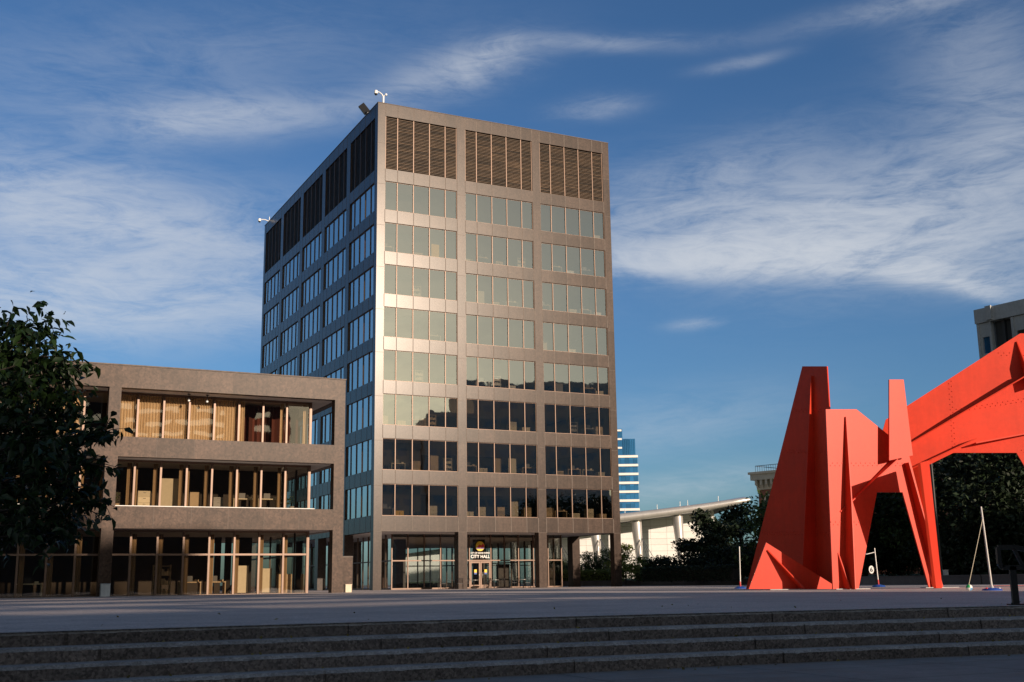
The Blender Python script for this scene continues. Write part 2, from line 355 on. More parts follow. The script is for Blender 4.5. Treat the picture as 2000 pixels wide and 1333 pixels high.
# maps: face coordinates (s along, o inwards, z) -> local xyz
fm = dict(front=(ft, lambda s, o, z: (s, o, z)), left=(lt, lambda s, o, z: (o, s, z)),
          rear=(ft, lambda s, o, z: (s, TD - o, z)), right=(lt, lambda s, o, z: (TWD - o, s, z)))
wall = MB()
def panelbox(mb, f, s0, s1, z0, z1, o0=0.0, o1=DEP):
    mb.box(f(s0, o0, z0), f(s1, o1, z1), 0, rnd.random())
C = .72
for (cx, cy) in ((0, 0), (TWD - C, 0), (0, TD - C), (TWD - C, TD - C)):      # corner piers in storey-high blocks
    zz = [-.1, 2.6] + [t + .0 for t in TOPS[::-1]] + [35.95, 40.85, TH]
    zz = [-.1, 4.67] + [4.67 + (TH - 4.67) * i / 10 for i in range(1, 11)]
    for z0, z1 in zip(zz[:-1], zz[1:]): wall.box((cx, cy, z0), (cx + C, cy + C, z1), 0, rnd.random())
for nm, (p, f) in fm.items():
    ends = [s + p['w'] for s in p['st']]
    for i in range(len(p['st']) - 1):                                         # intermediate columns
        zz = [-.1, 4.67] + [4.67 + (TH - 4.67) * i2 / 10 for i2 in range(1, 11)]
        for z0, z1 in zip(zz[:-1], zz[1:]):
            wall.box(f(ends[i], 0, z0), f(p['st'][i + 1], DEP if z0 > 4 else .8, z1), 0, rnd.random())
    zs = [(4.67, ROWS[7][0])] + [(ROWS[i + 1][1], ROWS[i][0]) for i in range(6, -1, -1)] + [(ROWS[0][1], LOUV[0]), (LOUV[1], TH)]
    for s in p['st']:
        cuts = [0] + p['mul'] + [p['w']]
        for z0, z1 in zs:
            for a, c in zip(cuts[:-1], cuts[1:]):
                e0 = .0; panelbox(wall, f, s + a, s + c, z0, z1)
            for a in ([0] + p['mul'] + [p['w']] if nm in ('front', 'left') else []):
                wall.box(f(s + a - .03, -.004, z0), f(s + a + .03, .0, z1), 1)
    if nm in ('front', 'left'):
        for z in [4.67 + (TH - 4.67) * i2 / 10 for i2 in range(0, 10)]:
            for a, c in [(0.02, p['st'][0] - .02)] + [(ends[i] + .03, p['st'][i + 1] - .03) for i in range(len(ends) - 1)] + [(ends[-1] + .02, p['L'] - .02)]:
                wall.box(f(a, -.003, z - .012), f(c, 0, z + .012), 1)
wall.build('wall', [M['granite'], M['joint']], tower)
b = MB(); b.box((.3, .3, TH - .35), (TWD - .3, TD - .3, TH - .3)); b.build('roof', M['roof'], tower)
b = MB(); b.box((-.03, -.03, TH), (TWD + .03, .45, TH + .05)); b.box((-.03, TD - .45, TH), (TWD + .03, TD + .03, TH + .05))
b.box((-.03, .45, TH), (.45, TD - .45, TH + .05)); b.box((TWD - .45, .45, TH), (TWD + .03, TD - .45, TH + .05)); b.build('coping', M['joint'], tower)
# floors, ceilings and core
b = MB()
for (z0, z1) in ROWS:
    zf = z0 - 1.12 + .12
    b.box((DEP, DEP, z0 - 1.0), (TWD - DEP, TD - DEP, z0 - .06), 0); b.box((DEP, DEP, z0 - 1.12 + .02), (TWD - DEP, TD - DEP, z0 - 1.01), 1)
b.box((DEP, DEP, ROWS[0][1] + .02), (TWD - DEP, TD - DEP, ROWS[0][1] + .4), 1)
b.box((6.5, 11, 4.7), (17, 28, 35), 2)
for (z0, z1) in ROWS:
    for k, y in enumerate([2.7, 7.9, 15.65, 23.4, 31.1]):
        b.box((.32, y, z0 - .05), (5.2 if k == 0 else 6.5, y + .12, z1 + .0), 2)  # unseen partitions added to stop sun reaching the left mullions
b.build('floor_slab', [M['inside'], M['ceiling'], M['core']], tower)
b = MB(); b.box((.05, .05, 4.69), (TWD - .05, TD - .05, 4.8)); b.build('soffit', M['soffit'], tower)
def window(parent, p, f, s, z0, z1, nm, gm):
    fr = MB(); w_ = p['w']; d0, d1 = (.065, .24)
    for a in p['mul']: fr.box(f(s + a - .034, d0, z0), f(s + a + .034, d1, z1))
    fr.box(f(s + .005, d0, z0), f(s + .04, d1, z1)); fr.box(f(s + w_ - .04, d0, z0), f(s + w_ - .005, d1, z1))
    fr.box(f(s + .04, d0 + .02, z0), f(s + w_ - .04, d1, z0 + .045)); fr.box(f(s + .04, d0 + .06, z1 - .045), f(s + w_ - .04, d1, z1))
    fo = fr.build('window', M['bronze'], parent)
    g = MB(); cuts = [0.03] + p['mul'] + [w_ - .03]
    for a, c in zip(cuts[:-1], cuts[1:]):
        t1, t2 = rnd.gauss(0, .0016), rnd.gauss(0, .0016)
        q = [(s + a, GZ + t1 + t2, z0), (s + c, GZ - t1 + t2, z0), (s + c, GZ - t1 - t2, z1), (s + a, GZ + t1 - t2, z1)]
        g.face([f(*v) for v in q])
    g.build('pane', gm, fo)
for nm in ('front', 'left'):
    p, f = fm[nm]
    for s in p['st']:
        for z0, z1 in ROWS: window(tower, p, f, s, z0, z1, nm, M['glass'])
        lv = MB(); cuts = [0.0] + p['mul'] + [p['w']]
        for a in p['mul'] + [.03, p['w'] - .03]: lv.box(f(s + a - .036, .07, LOUV[0]), f(s + a + .036, .28, LOUV[1]), 1)
        for a, c in zip(cuts[:-1], cuts[1:]):
            for k in range(36):
                z = LOUV[0] + .05 + k * .135; tn = min(1, max(0, .5 + rnd.gauss(0, .28)))
                q = [f(s + a + .05, .10, z), f(s + c - .05, .10, z), f(s + c - .05, .21, z + .095), f(s + a + .05, .21, z + .095)]
                lv.face(q, 0, tn)
                q = [f(s + a + .05, .10, z - .025), f(s + c - .05, .10, z - .025), f(s + c - .05, .10, z), f(s + a + .05, .10, z)]
                lv.face(q, 0, tn)
        lv.box(f(s, .36, LOUV[0]), f(s + p['w'], .40, LOUV[1]), 2)
        lv.build('louver_panel', [M['louver'], M['bronze'], M['black']], tower)
g = MB()
for nm in ('rear', 'right'):
    p, f = fm[nm]
    for s in p['st']:
        for z0, z1 in ROWS + [LOUV]: g.box(f(s, .25, z0), f(s + p['w'], .3, z1))
g.build('window_band', M['bronze_dark'], tower)
# lobby
lx0, lx1, ly0, ly1, lz = 3.40, 20.15, 5.0, 33.5, 4.69
b = MB(); xs = [3.45, 4.93, 6.46, 8.0, 9.40, 10.78, 12.88, 14.25, 15.66, 17.19, 18.7, 20.10]
for x in xs:
    b.box((x - .045, ly0 - .08, ZP), (x + .045, ly0 + .08, lz)); b.box((x - .045, ly1 - .08, ZP), (x + .045, ly1 + .08, lz))
for i, (a, c) in enumerate(zip(xs[:-1], xs[1:])):
    b.box((a + .045, ly0 - .07, 2.36), (c - .045, ly0 + .06, 2.46)); b.box((a + .045, ly1 - .06, 2.36), (c - .045, ly1 + .06, 2.46))
    if i != 5: b.box((a + .045, ly0 - .06, ZP), (c - .045, ly0 + .06, ZP + .12))
ys = [ly0 + i * (ly1 - ly0) / 19 for i in range(1, 19)]
for x in (lx0 + .05, lx1 - .05):
    for y in ys: b.box((x - .07, y - .04, ZP), (x + .07, y + .04, lz))
    b.box((x - .05, ly0 + .1, 2.36), (x + .05, ly1 - .1, 2.46)); b.box((x - .05, ly0 + .1, ZP), (x + .05, ly1 - .1, ZP + .12))
lob = b.build('lobby_frame', M['bronze'], tower)
g = MB()
for y in (ly0, ly1):
    for a, c in zip(xs[:-1], xs[1:]):
        t1 = rnd.gauss(0, .003); g.face([(a, y - t1, ZP), (c, y + t1, ZP), (c, y + t1, lz), (a, y - t1, lz)])
for x in (lx0 + .05, lx1 - .05): g.face([(x, ly0, ZP), (x, ly1, ZP), (x, ly1, lz), (x, ly0, lz)])
g.build('pane', M['glass_lobby'], lob)
b = MB(); b.box((4.6, 19, ZP), (8.4, 30, 4.68)); b.build('lobby_core', [M['core'], M['granite']], tower)
for q in ((5.4, 9, 6.3, 9.8, 4.68), (13.1, 8.6, 14.0, 9.4, 4.68), (17, 12, 18.2, 12.5, 2.2)):
    b = MB(); b.box((q[0], q[1], ZP), (q[2], q[3], q[4])); b.build('lobby_pillar', M['granite'], tower)
b = MB(); b.box((3.5, 5.1, 4.40), (20, 33.4, 4.45)); b.build('lobby_ceiling', M['ceiling'], tower)
for side in (0, 1):
    x0 = 10.84 + side * 1.0; x1 = x0 + .98
    d = MB(); d.box((x0, 4.93, ZP + .01), (x0 + .13, 5.0, 2.33)); d.box((x1 - .13, 4.93, ZP + .01), (x1, 5.0, 2.33)); d.box((x0 + .13, 4.93, 2.18), (x1 - .13, 5.0, 2.33)); d.box((x0 + .13, 4.93, ZP + .01), (x1 - .13, 5.0, .28))
    dd = d.build('door', M['bronze'], tower)
    h = MB(); hx = x1 - .16 if side == 0 else x0 + .16; h.tube([(hx, 4.92, .85), (hx, 4.82, .85), (hx, 4.82, 1.35), (hx, 4.92, 1.35)], .018, 6); h.build('handle', M['steel'], dd)
    n_ = MB(); n_.box((x0 + .38, 4.90, 1.35), (x0 + .62, 4.91, 1.62), 0); n_.box((x0 + .38, 4.90, 1.20), (x0 + .62, 4.91, 1.34), 1); n_.build('notice', [M['logo_yellow'], M['blue']], dd)
def text(name, body, size, loc, m, parent, width=None, ext=.01):
    cu = bpy.data.curves.new(name, 'FONT'); cu.body = body; cu.size = size; cu.extrude = ext; cu.align_x = 'CENTER'; cu.offset = size * .018
    t = bpy.data.objects.new(name + '_tmp', cu); col.objects.link(t); dg = bpy.context.evaluated_depsgraph_get()
    me = bpy.data.meshes.new_from_object(t.evaluated_get(dg)); col.objects.unlink(t); bpy.data.objects.remove(t)
    if width:
        xsx = [v.co.x for v in me.vertices]; k = width / (max(xsx) - min(xsx))
        for v in me.vertices: v.co.x *= k
    me.materials.clear(); me.materials.append(m)
    o = bpy.data.objects.new(name, me); col.objects.link(o); o.parent = parent; o.location = loc; o.rotation_euler = (R(90), 0, 0); return o
text('lettering', 'CITY HALL', .40, (11.79, 4.85, 2.62), M['lamp_white'], tower, 1.85)
text('lettering', 'CITY OF GRAND RAPIDS', .19, (11.79, 4.85, 3.00), M['lamp_white'], tower, 1.85)
b = MB()
def disc(cx, cz, r, y, mi, a0=0, a1=360, n=40, sx=1):
    b.face([(cx + sx * r * math.cos(R(a0 + (a1 - a0) * i / n)), y, cz + r * math.sin(R(a0 + (a1 - a0) * i / n))) for i in range(n + (0 if a1 - a0 == 360 else 1))], mi)
disc(11.79, 3.66, .43, 4.86, 0)
b.face([(11.52, 4.85, 3.60), (11.75, 4.85, 3.52), (12.18, 4.85, 3.56), (12.20, 4.85, 3.74), (12.05, 4.85, 3.92), (11.92, 4.85, 3.72), (11.70, 4.85, 3.82)], 1)
b.face([(11.40, 4.845, 3.50), (11.60, 4.845, 3.57), (11.80, 4.845, 3.50), (12.0, 4.845, 3.58), (12.18, 4.845, 3.50), (12.14, 4.845, 3.42), (11.44, 4.845, 3.42)], 2)
b.build('logo', [M['logo_yellow'], M['logo_red'], M['purple']], tower)

# ------------------------------------------------------------------ low office block
BO = Vector((-10.42, 71.0, -.03)); 
block = tag(empty('office_block', BO, TA), 'three storey brown granite block with deep window bays and tan curtains upstairs', 'building')
def BW(x, y, z=0): return BO + fd * x + ld * y + Vector((0, 0, z))
BH = 12.97; BZ = [(8.88, 11.69), (4.96, 7.74), (-.05, 3.72)]
PIT = 13.33; CW = .66; NB = 3; BD = 22.0; RC = 1.72; BL = PIT * NB + CW
wl = MB()
cols = [(-CW - PIT * i, -PIT * i) for i in range(NB + 1)]
bz = [-.1, 3.72, 4.96, 7.74, 8.88, 11.69, BH]
for (x0, x1) in cols:
    for y0 in (0, BD - CW):
        for z0, z1 in zip(bz[:-1], bz[1:]): wl.box((x0, y0, z0), (x1, y0 + CW, z1), 0, rnd.random())
for (z0, z1) in ((3.72, 4.96), (7.74, 8.88), (11.69, BH)):
    for i in range(NB):
        a = cols[i + 1][1]; e = cols[i][0]; n = 6
        for k in range(n):
            x0 = a + (e - a) * k / n; x1 = a + (e - a) * (k + 1) / n
            wl.box((x0, 0, z0), (x1, .5, z1), 0, rnd.random()); wl.box((x0, BD - .5, z0), (x1, BD, z1), 0, rnd.random())
            if k: wl.box((x0 - .010, -.003, z0 + .01), (x0 + .010, 0, z1 - .01), 1)
    for k in range(10):
        y0 = CW + (BD - 2 * CW) * k / 10; y1 = CW + (BD - 2 * CW) * (k + 1) / 10
        wl.box((-.5, y0, z0), (0, y1, z1), 0, rnd.random()); wl.box((-BL, y0, z0), (-BL + .5, y1, z1), 0, rnd.random())
wl.build('wall', [M['granite_low'], M['joint']], block)
b = MB(); b.box((-BL - .04, -.04, BH), (.04, BD + .04, BH + .07)); b.build('roof', M['joint'], block)
b = MB()
for (z0, z1) in BZ: b.box((-BL + .5, .5, z1 + .02), (-.5, BD - .5, z1 + .12))
b.build('soffit', M['soffit'], block)
b = MB()
for (z0, z1) in BZ[:2]: b.box((-BL + RC, RC + .1, z0 - .9), (-RC - .1, BD - RC, z0 - .01)); b.box((-BL + .5, .5, z0 - 1.0), (-.5, BD - .5, z0 - .02))
b.box((-BL + RC, 6.4, 5.0), (-RC - .25, 6.7, 11.7), 1)  # dark partition added to shut out the bright view through the corner
xx = -BL + RC
for gx in (-7.2, -5.4, -4.7, -4.0):
    b.box((xx, 12, -.05), (gx, 12.3, 3.8), 1); xx = gx + .3
b.box((xx, 12, -.05), (-2.6, 12.3, 3.8), 1)
b.build('floor_slab', [M['inside'], M['core']], block)
b = MB()
for i in range(2):                                            # pale sill line on the second floor spandrel
    b.box((-PIT * (i + 1) + .01, .02, 4.96), (-PIT * i - RC - .1, RC - .1, 5.0))
b.build('sill', M['white'], block)
ms = [-RC - .02 - 1.485 * k for k in range(26)]
for ri, (z0, z1) in enumerate(BZ):
    for bay in range(NB):
        xa = -RC - .02 if bay == 0 else -PIT * bay; xb = -PIT * (bay + 1)
        fr = MB(); mx = [x for x in ms if xb - .01 <= x <= xa + .01]
        for x in mx: fr.box((x - .055, RC - .10, z0), (x + .055, RC + .10, z1))
        if bay == 0: fr.box((xa - .02, RC - .12, z0), (xa + .10, RC + .12, z1))
        fr.box((xb, RC - .05, z0), (xa, RC + .05, z0 + .07)); fr.box((xb, RC - .05, z1 - .12), (xa, RC + .05, z1))
        if ri == 2: fr.box((xb, RC - .08, 2.26), (xa, RC + .06, 2.37))
        fo = fr.build('window', M['bronze'], block)
        g = MB(); cc = [xa] + mx + [xb]
        for p0, p1 in zip(cc[:-1], cc[1:]):
            if abs(p0 - p1) < .05: continue
            t1 = rnd.gauss(0, .0025); t2 = rnd.gauss(0, .002)
            g.face([(p1, RC + t1 + t2, z0), (p0, RC - t1 + t2, z0), (p0, RC - t1 - t2, z1), (p1, RC + t1 - t2, z1)])
        g.build('pane', M['glass_low'], fo)
    if ri == 2 or True:                                       # side glazing facing the tower
        fr = MB()
        for k in range(6): fr.box((-RC - .06, RC + 2.97 * k + 2.8, z0), (-RC + .06, RC + 2.97 * k + 2.85, z1))
        if ri == 2: fr.box((-RC - .05, RC + .2, 2.26), (-RC + .05, RC + 18, 2.37))
        fo = fr.build('side_window', M['bronze_dark'], block)  # darker bronze than the front frames, so these sunlit posts stay dim
        g = MB(); g.face([(-RC, RC, z0), (-RC, BD - RC, z0), (-RC, BD - RC, z1), (-RC, RC, z1)]); g.build('pane', M['glass_side'], fo)
def curtain(x0, x1, z0, z1, y, m, amp=.05, parent=block, pitch=.16):
    b = MB(); n = max(2, int((x1 - x0) / (pitch / 4))); ph = rnd.uniform(0, 6)
    pts = []
    for i in range(n + 1):
        x = x0 + (x1 - x0) * i / n; pts.append((x, y + amp * math.sin(x / pitch * 6.28 + ph + 1.4 * math.sin(x * 3.1))))
    for i in range(n): b.face([(pts[i][0], pts[i][1], z0), (pts[i + 1][0], pts[i + 1][1], z0), (pts[i + 1][0], pts[i + 1][1], z1), (pts[i][0], pts[i][1], z1)], 0, rnd.random())
    return b.build('curtain', m, parent)
for k in range(8):                                            # top floor: drawn curtains, open at the right
    x1 = ms[k] - .07; x0 = ms[k + 1] + .07
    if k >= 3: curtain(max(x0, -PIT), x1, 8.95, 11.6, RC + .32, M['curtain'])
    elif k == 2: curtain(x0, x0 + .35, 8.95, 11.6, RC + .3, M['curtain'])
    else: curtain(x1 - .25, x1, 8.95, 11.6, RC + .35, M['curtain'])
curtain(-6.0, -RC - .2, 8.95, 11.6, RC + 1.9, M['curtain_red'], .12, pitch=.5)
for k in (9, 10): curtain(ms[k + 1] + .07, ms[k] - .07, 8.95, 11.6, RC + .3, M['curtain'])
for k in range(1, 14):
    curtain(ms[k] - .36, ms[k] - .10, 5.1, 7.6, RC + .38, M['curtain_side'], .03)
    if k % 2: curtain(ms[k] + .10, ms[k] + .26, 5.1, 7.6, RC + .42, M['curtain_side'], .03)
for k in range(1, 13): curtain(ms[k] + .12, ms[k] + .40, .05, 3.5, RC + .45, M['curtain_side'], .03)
# spotlights under the soffit
for (px, lb) in ((354, 'small white globe lamp under the low block soffit, the left one of the pair'), (398, 'small white globe lamp under the low block soffit, the right one of the pair')):
    P = at(px, 779, BW(-9, .9).y); x = -9.35 if px == 354 else -8.28
    b = MB(); b.box((-.07, -.07, -.05), (.07, .07, 0), 0); b.tube([(0, 0, -.05), (0, 0, -.30)], .02, 8, 0); b.tube([(0, 0, -.30), (0, 0, -.36)], [.03, .075], 10, 0); b.ball((0, 0, -.40), .075, mi=1)
    o = b.build('soffit_lamp', [M['blackmetal'], M['lamp_white']]); o.location = BW(x, 1.0, 11.70); tag(o, lb, 'lamp', 'lamps under the low block soffit')
#@@REST@@
# ------------------------------------------------------------------ shade-casting and mirrored buildings behind the viewer
UA = math.atan2(.669, .743)
def far_block(u0, u1, s0, s1, h, label, m, slots=()):
    o = tag(empty('office_building', (0, 0, 0), UA), label, 'building'); b = MB(); g = MB()
    segs = []; z = ZL
    for (a, c) in sorted(slots): segs.append((z, a)); z = c
    segs.append((z, h))
    ze = segs[0][1] if slots else h
    b.box((u0, -s1, ZL), (u1, -s0, ze))
    for (a, c) in segs[1:]: b.box((u0, -s0 - .5, a), (u1, -s0, c))       # unseen rails on posts, added and spaced to throw sun streaks
    for (a, c) in slots:
        u = u0
        while u < u1: b.box((u, -s0 - .5, a), (u + rnd.choice((.8, 1.6, 3.0)), -s0, c)); u += rnd.choice((5.2, 7.6, 9.5))
    b.build('wall', m, o)
    zz = 3.0
    while zz < h - 3:
        if not any(a - 3 < zz < c + 1 for a, c in slots):
            u = u0 + 1.2
            while u < u1 - 3: g.box((u, -s0 - .02, zz), (u + 2.2, -s0 + .05, zz + 1.7)); u += 3.4
        zz += 3.9
    g.build('window_band', M['concrete'] if m is M['brown_stone'] else M['bronze_dark'], o); return o
far_block(-70, 25.85, 100, 118, 42.4, 'long brown office building behind the camera, shading the plaza', M['concrete_dark'], ((27.9, 28.6), (29.6, 30.4), (31.7, 32.7), (34.3, 35.2)))
far_block(25.85, 32.2, 100, 118, 40.6, 'narrow unseen block behind the camera, shaped to step the shade on the low block', M['concrete_dark'], ((30.6, 31.6), (33.2, 34.3)))  # unseen piece, height and width fitted to the shade on the low block
far_block(32.2, 35.0, 101, 117, 36.6, 'short unseen block behind the camera, shaped to set the edge of the plaza shade', M['concrete_dark'])  # unseen piece, fitted to where the plaza shade ends
far_block(35.2, 61.8, 100, 120, 23.0, 'low unseen block added behind the camera to darken reflections in the low block', M['concrete_dark'])  # added to hide bright sky from the low block's corner panes
far_block(62, 79, 104, 128, 36.5, 'brown office wing behind the camera mirrored low in the tower windows', M['brown_stone'])
far_block(79.5, 90, 100, 128, 41.0, 'brown office slab behind the camera mirrored in the tower windows', M['brown_stone'])
far_block(90, 128, 100, 130, 49.0, 'tallest brown slab behind the camera mirrored in the right tower windows', M['brown_stone'])

# ------------------------------------------------------------------ red steel sculpture (plain generic stand-in of flat plates)
scp = tag(empty('steel_sculpture', (13.5, 52, ZP)), 'large angular red painted steel sculpture of bolted plates standing on the sunlit plaza', 'sculpture')
inv = Vector((13.5, 52, ZP))
def onplane(px, py, P0, n):
    v = ray(px, py); C0 = Vector((0, 0, CH)); t = (Vector(P0) - C0).dot(Vector(n)) / v.dot(Vector(n)); return C0 + v * t
def plate(name, poly, P0, n, th=.07):
    n = Vector(n).normalized(); P = [onplane(x, y, P0, n) for x, y in poly]
    for p in P: p.z = max(p.z, ZP)
    b = MB(); b.prism([p - inv for p in P], n, th); return b.build(name, M['red'], scp), P, n
def rib(p0, p1, w0, w1, P0, n, th=.05, wm=None):
    n = Vector(n).normalized(); a = onplane(*p0, P0, n); c = onplane(*p1, P0, n); a.z = max(a.z, ZP); c.z = max(c.z, ZP)
    m_ = (a + c) / 2; wmm = wm or (w0 + w1) / 2
    d = (c - a).normalized(); side = d.cross(n)
    b = MB(); b.prism([a - inv, m_ - inv, c - inv, c + n * w1 - inv, m_ + n * wmm - inv, a + n * w0 - inv], side, th); return b.build('rib', M['red'], scp)
def bolts(rows, P0, n, step=.22, r=.028):
    n = Vector(n).normalized()
    for (p0, p1) in rows:
        b = MB()
        a = onplane(*p0, P0, n); c = onplane(*p1, P0, n); L_ = (c - a).length; k = int(L_ / step)
        for off in (0, .11):
            pr = (c - a).normalized().cross(n) * off
            for i in range(k):
                q = a + (c - a) * ((i + (.5 if off else 0)) / k) + pr - inv; b.tube([q + n * .03, q + n * .058], [r, r * .7], 6)
        b.build('bolt_row', M['red'], scp)
n1_, p1_ = (-.84, -.543, 0), (11.6, 56, 0)
plate('tall_plate', [(1458, 1151), (1642, 1151), (1616, 716), (1568, 716)], p1_, n1_)
rib((1588, 735), (1596, 1150), .15, 1.0, p1_, n1_)
bolts([((1536, 880), (1622, 880)), ((1552, 800), (1618, 800)), ((1490, 1040), (1630, 1040))], p1_, n1_)
n0_, p0_ = (.12, -.99, 0), (11.3, 50.5, 0)
plate('foot_plate', [(1462, 1151), (1496, 1060), (1640, 1151)], p0_, n0_)
rib((1498, 1075), (1560, 1150), .1, .7, p0_, n0_)
n2_, p2_ = (.30, -.954, 0), (14.2, 49, 0)
plate('portal_plate', [(1626, 1151), (1612, 800), (1672, 800), (1772, 880), (1842, 1150), (1814, 1150), (1762, 962), (1712, 962), (1676, 1151)], p2_, n2_)
rib((1650, 815), (1651, 1151), .12, .75, p2_, n2_, wm=.5)
rib((1636, 1080), (1648, 1151), .05, .5, p2_, n2_); rib((1668, 1070), (1658, 1151), .05, .5, p2_, n2_)
rib((1640, 1000), (1740, 900), .08, .5, p2_, n2_); rib((1766, 905), (1828, 1149), .35, .4, p2_, n2_, wm=.45)
bolts([((1616, 905), (1770, 905)), ((1622, 1020), (1694, 1020))], p2_, n2_)
n3_, p3_ = (-.10, -.995, 0), (18.5, 50.3, 0)
plate('beam_plate', [(1700, 925), (1730, 820), (1992, 652), (2260, 652), (2260, 1148), (2140, 1148), (1985, 885), (1862, 885), (1730, 950)], p3_, n3_)
rib((1712, 905), (2010, 730), .1, .9, p3_, n3_, wm=.6); rib((1728, 940), (1900, 860), .1, .6, p3_, n3_, wm=.5); rib((1985, 668), (2005, 760), .1, .5, p3_, n3_, wm=.5)
rib((1900, 868), (2100, 830), .5, .2, p3_, n3_)
bolts([((1858, 745), (1866, 878)), ((1868, 800), (2060, 770)), ((1950, 690), (2060, 690)), ((1995, 880), (2100, 870))], p3_, n3_)
plate('upright_plate', [(1736, 900), (1736, 742), (1764, 742), (1782, 890)], (14, 48.4, 0), (.30, -.954, 0))
plate('leg_plate', [(1795, 905), (1812, 900), (1838, 1149), (1826, 1149)], (17.6, 48.9, 0), (.88, -.47, 0), .10)
plate('leg_plate', [(1770, 915), (1800, 905), (1836, 1149), (1822, 1149)], (17.4, 50.2, 0), (-.6, -.8, 0), .10)
for (x, y) in ((11.55, 50.6), (13.9, 48.9), (18.0, 50.1), (12.6, 55.4)):
    b = MB(); b.box((x - .7 - inv.x, y - .35 - inv.y, .001), (x + .7 - inv.x, y + .35 - inv.y, .03)); b.build('base_plate', M['concrete'], scp)

# ------------------------------------------------------------------ foliage
def rs(seed): return np.random.RandomState(seed)
def leaf_mesh(name, C3, size, r, m, parent, fold=False, droop=.0):
    """C3: n x 3 leaf positions; every leaf is a small pointed blade"""
    n = len(C3); nrm = r.normal(size=(n, 3)); nrm[:, 2] = np.abs(nrm[:, 2]) + .3; nrm /= np.linalg.norm(nrm, axis=1)[:, None]
    a = r.normal(size=(n, 3)); a[:, 2] -= droop; a -= nrm * np.sum(a * nrm, 1)[:, None]; a /= np.linalg.norm(a, axis=1)[:, None]
    c = np.cross(nrm, a); s = size * r.uniform(.6, 1.25, n)[:, None]
    if fold:
        P = [C3, C3 + a * s * .35 + c * s * .26 + nrm * s * .08, C3 + a * s * .75 + c * s * .17 + nrm * s * .02, C3 + a * s * 1.08 - nrm * s * .18,
             C3 + a * s * .75 - c * s * .17 + nrm * s * .02, C3 + a * s * .35 - c * s * .26 + nrm * s * .08, C3 + a * s * .55 - nrm * s * .03]
        V = np.stack(P, 1).reshape(-1, 3); fc = np.array([[0, 1, 2, 6], [6, 2, 3, 3], [0, 6, 4, 5], [6, 3, 4, 4]])
        tri = np.array([[0, 1, 6], [1, 2, 6], [2, 3, 6], [3, 4, 6], [4, 5, 6], [5, 0, 6]]); k = 7
    else:
        P = [C3 - a * s * .5, C3 + c * s * .30 + nrm * s * .06, C3 + a * s * .55, C3 - c * s * .30 + nrm * s * .06]
        V = np.stack(P, 1).reshape(-1, 3); tri = np.array([[0, 1, 2], [0, 2, 3]]); k = 4
    Fi = (np.arange(n)[:, None, None] * k + tri[None]).reshape(-1); nt_ = len(tri)
    me = bpy.data.meshes.new(name); me.vertices.add(n * k); me.vertices.foreach_set('co', V.astype(np.float32).ravel())
    me.loops.add(len(Fi)); me.loops.foreach_set('vertex_index', Fi.astype(np.int32)); me.polygons.add(n * nt_)
    me.polygons.foreach_set('loop_start', np.arange(n * nt_, dtype=np.int32) * 3)
    me.update(calc_edges=True)
    t = me.attributes.new('tone', 'FLOAT', 'FACE'); t.data.foreach_set('value', np.repeat(r.uniform(0, 1, n), nt_).astype(np.float32))
    me.materials.append(m); o = bpy.data.objects.new(name, me); col.objects.link(o)
    if parent: o.parent = parent
    return o
def tree(name, label, cat, base, h, rad, nl, lsize, m, seed, low=.25, ncl=26, group=None, dens=.16):
    r = rs(seed); t = tag(empty(name, base), label, cat, group)
    ends = []; b = MB(); top = Vector((0, 0, h * .55))
    tr = max(.05, h * .018)
    if h > 3: b.tube([(0, 0, -.3), (.05 * h * .2, 0, h * .25), top], [tr * 1.4, tr, tr * .6], 8)
    for i in range(ncl):
        an = r.uniform(0, 6.283); q = r.uniform(low, 1.0); zz = h * q
        prof = math.sin(math.pi * min(1, max(.08, (q - low * .6) / (1.02 - low * .6))) ** .8) ** .6
        rr = rad * prof * r.uniform(.35, 1.0); e = Vector((math.cos(an) * rr, math.sin(an) * rr, zz * .97)); ends.append(e)
        s = Vector((0, 0, max(.05, min(h * .55, zz * .55)))); mid = (s + e) / 2 + Vector((0, 0, .05 * h))
        b.tube([s, mid, e], [tr * .45, tr * .3, tr * .1], 5, cap=False)
    b.build('trunk' if h > 3 else 'stem', M['bark'], t)
    idx = r.randint(0, ncl, nl); E_ = np.array([tuple(e) for e in ends])[idx]
    v = r.normal(size=(nl, 3)); v /= np.linalg.norm(v, axis=1)[:, None]
    cr = (dens * h + .12 * rad) * r.uniform(.7, 1.25, ncl)[idx][:, None]
    P = E_ + v * cr * np.power(r.uniform(0, 1, nl), .55)[:, None] * np.array([1.25, 1.25, .75]); P[:, 2] = np.maximum(P[:, 2], .05)
    leaf_mesh('crown' if h > 3 else 'foliage', P, lsize, r, m, t); return t
ZG = .45
def gp(px, d, z=ZG): v = ray(px, 1130); return (v.x / v.y * d, d, z)
TG = 'dark trees beyond the plaza wall'
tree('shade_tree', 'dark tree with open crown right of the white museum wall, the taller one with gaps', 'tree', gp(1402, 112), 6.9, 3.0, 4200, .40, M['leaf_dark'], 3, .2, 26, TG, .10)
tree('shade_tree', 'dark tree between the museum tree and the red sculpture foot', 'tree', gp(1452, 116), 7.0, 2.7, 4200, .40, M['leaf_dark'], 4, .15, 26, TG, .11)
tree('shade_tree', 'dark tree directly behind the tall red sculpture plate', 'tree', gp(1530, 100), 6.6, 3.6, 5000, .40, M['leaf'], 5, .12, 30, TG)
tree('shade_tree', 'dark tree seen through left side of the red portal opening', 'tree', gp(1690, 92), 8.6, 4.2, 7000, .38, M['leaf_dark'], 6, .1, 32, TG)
tree('shade_tree', 'leafy tree seen through the middle of the red portal opening', 'tree', gp(1760, 96), 8.9, 3.6, 7000, .38, M['leaf_dark'], 8, .1, 32, TG)
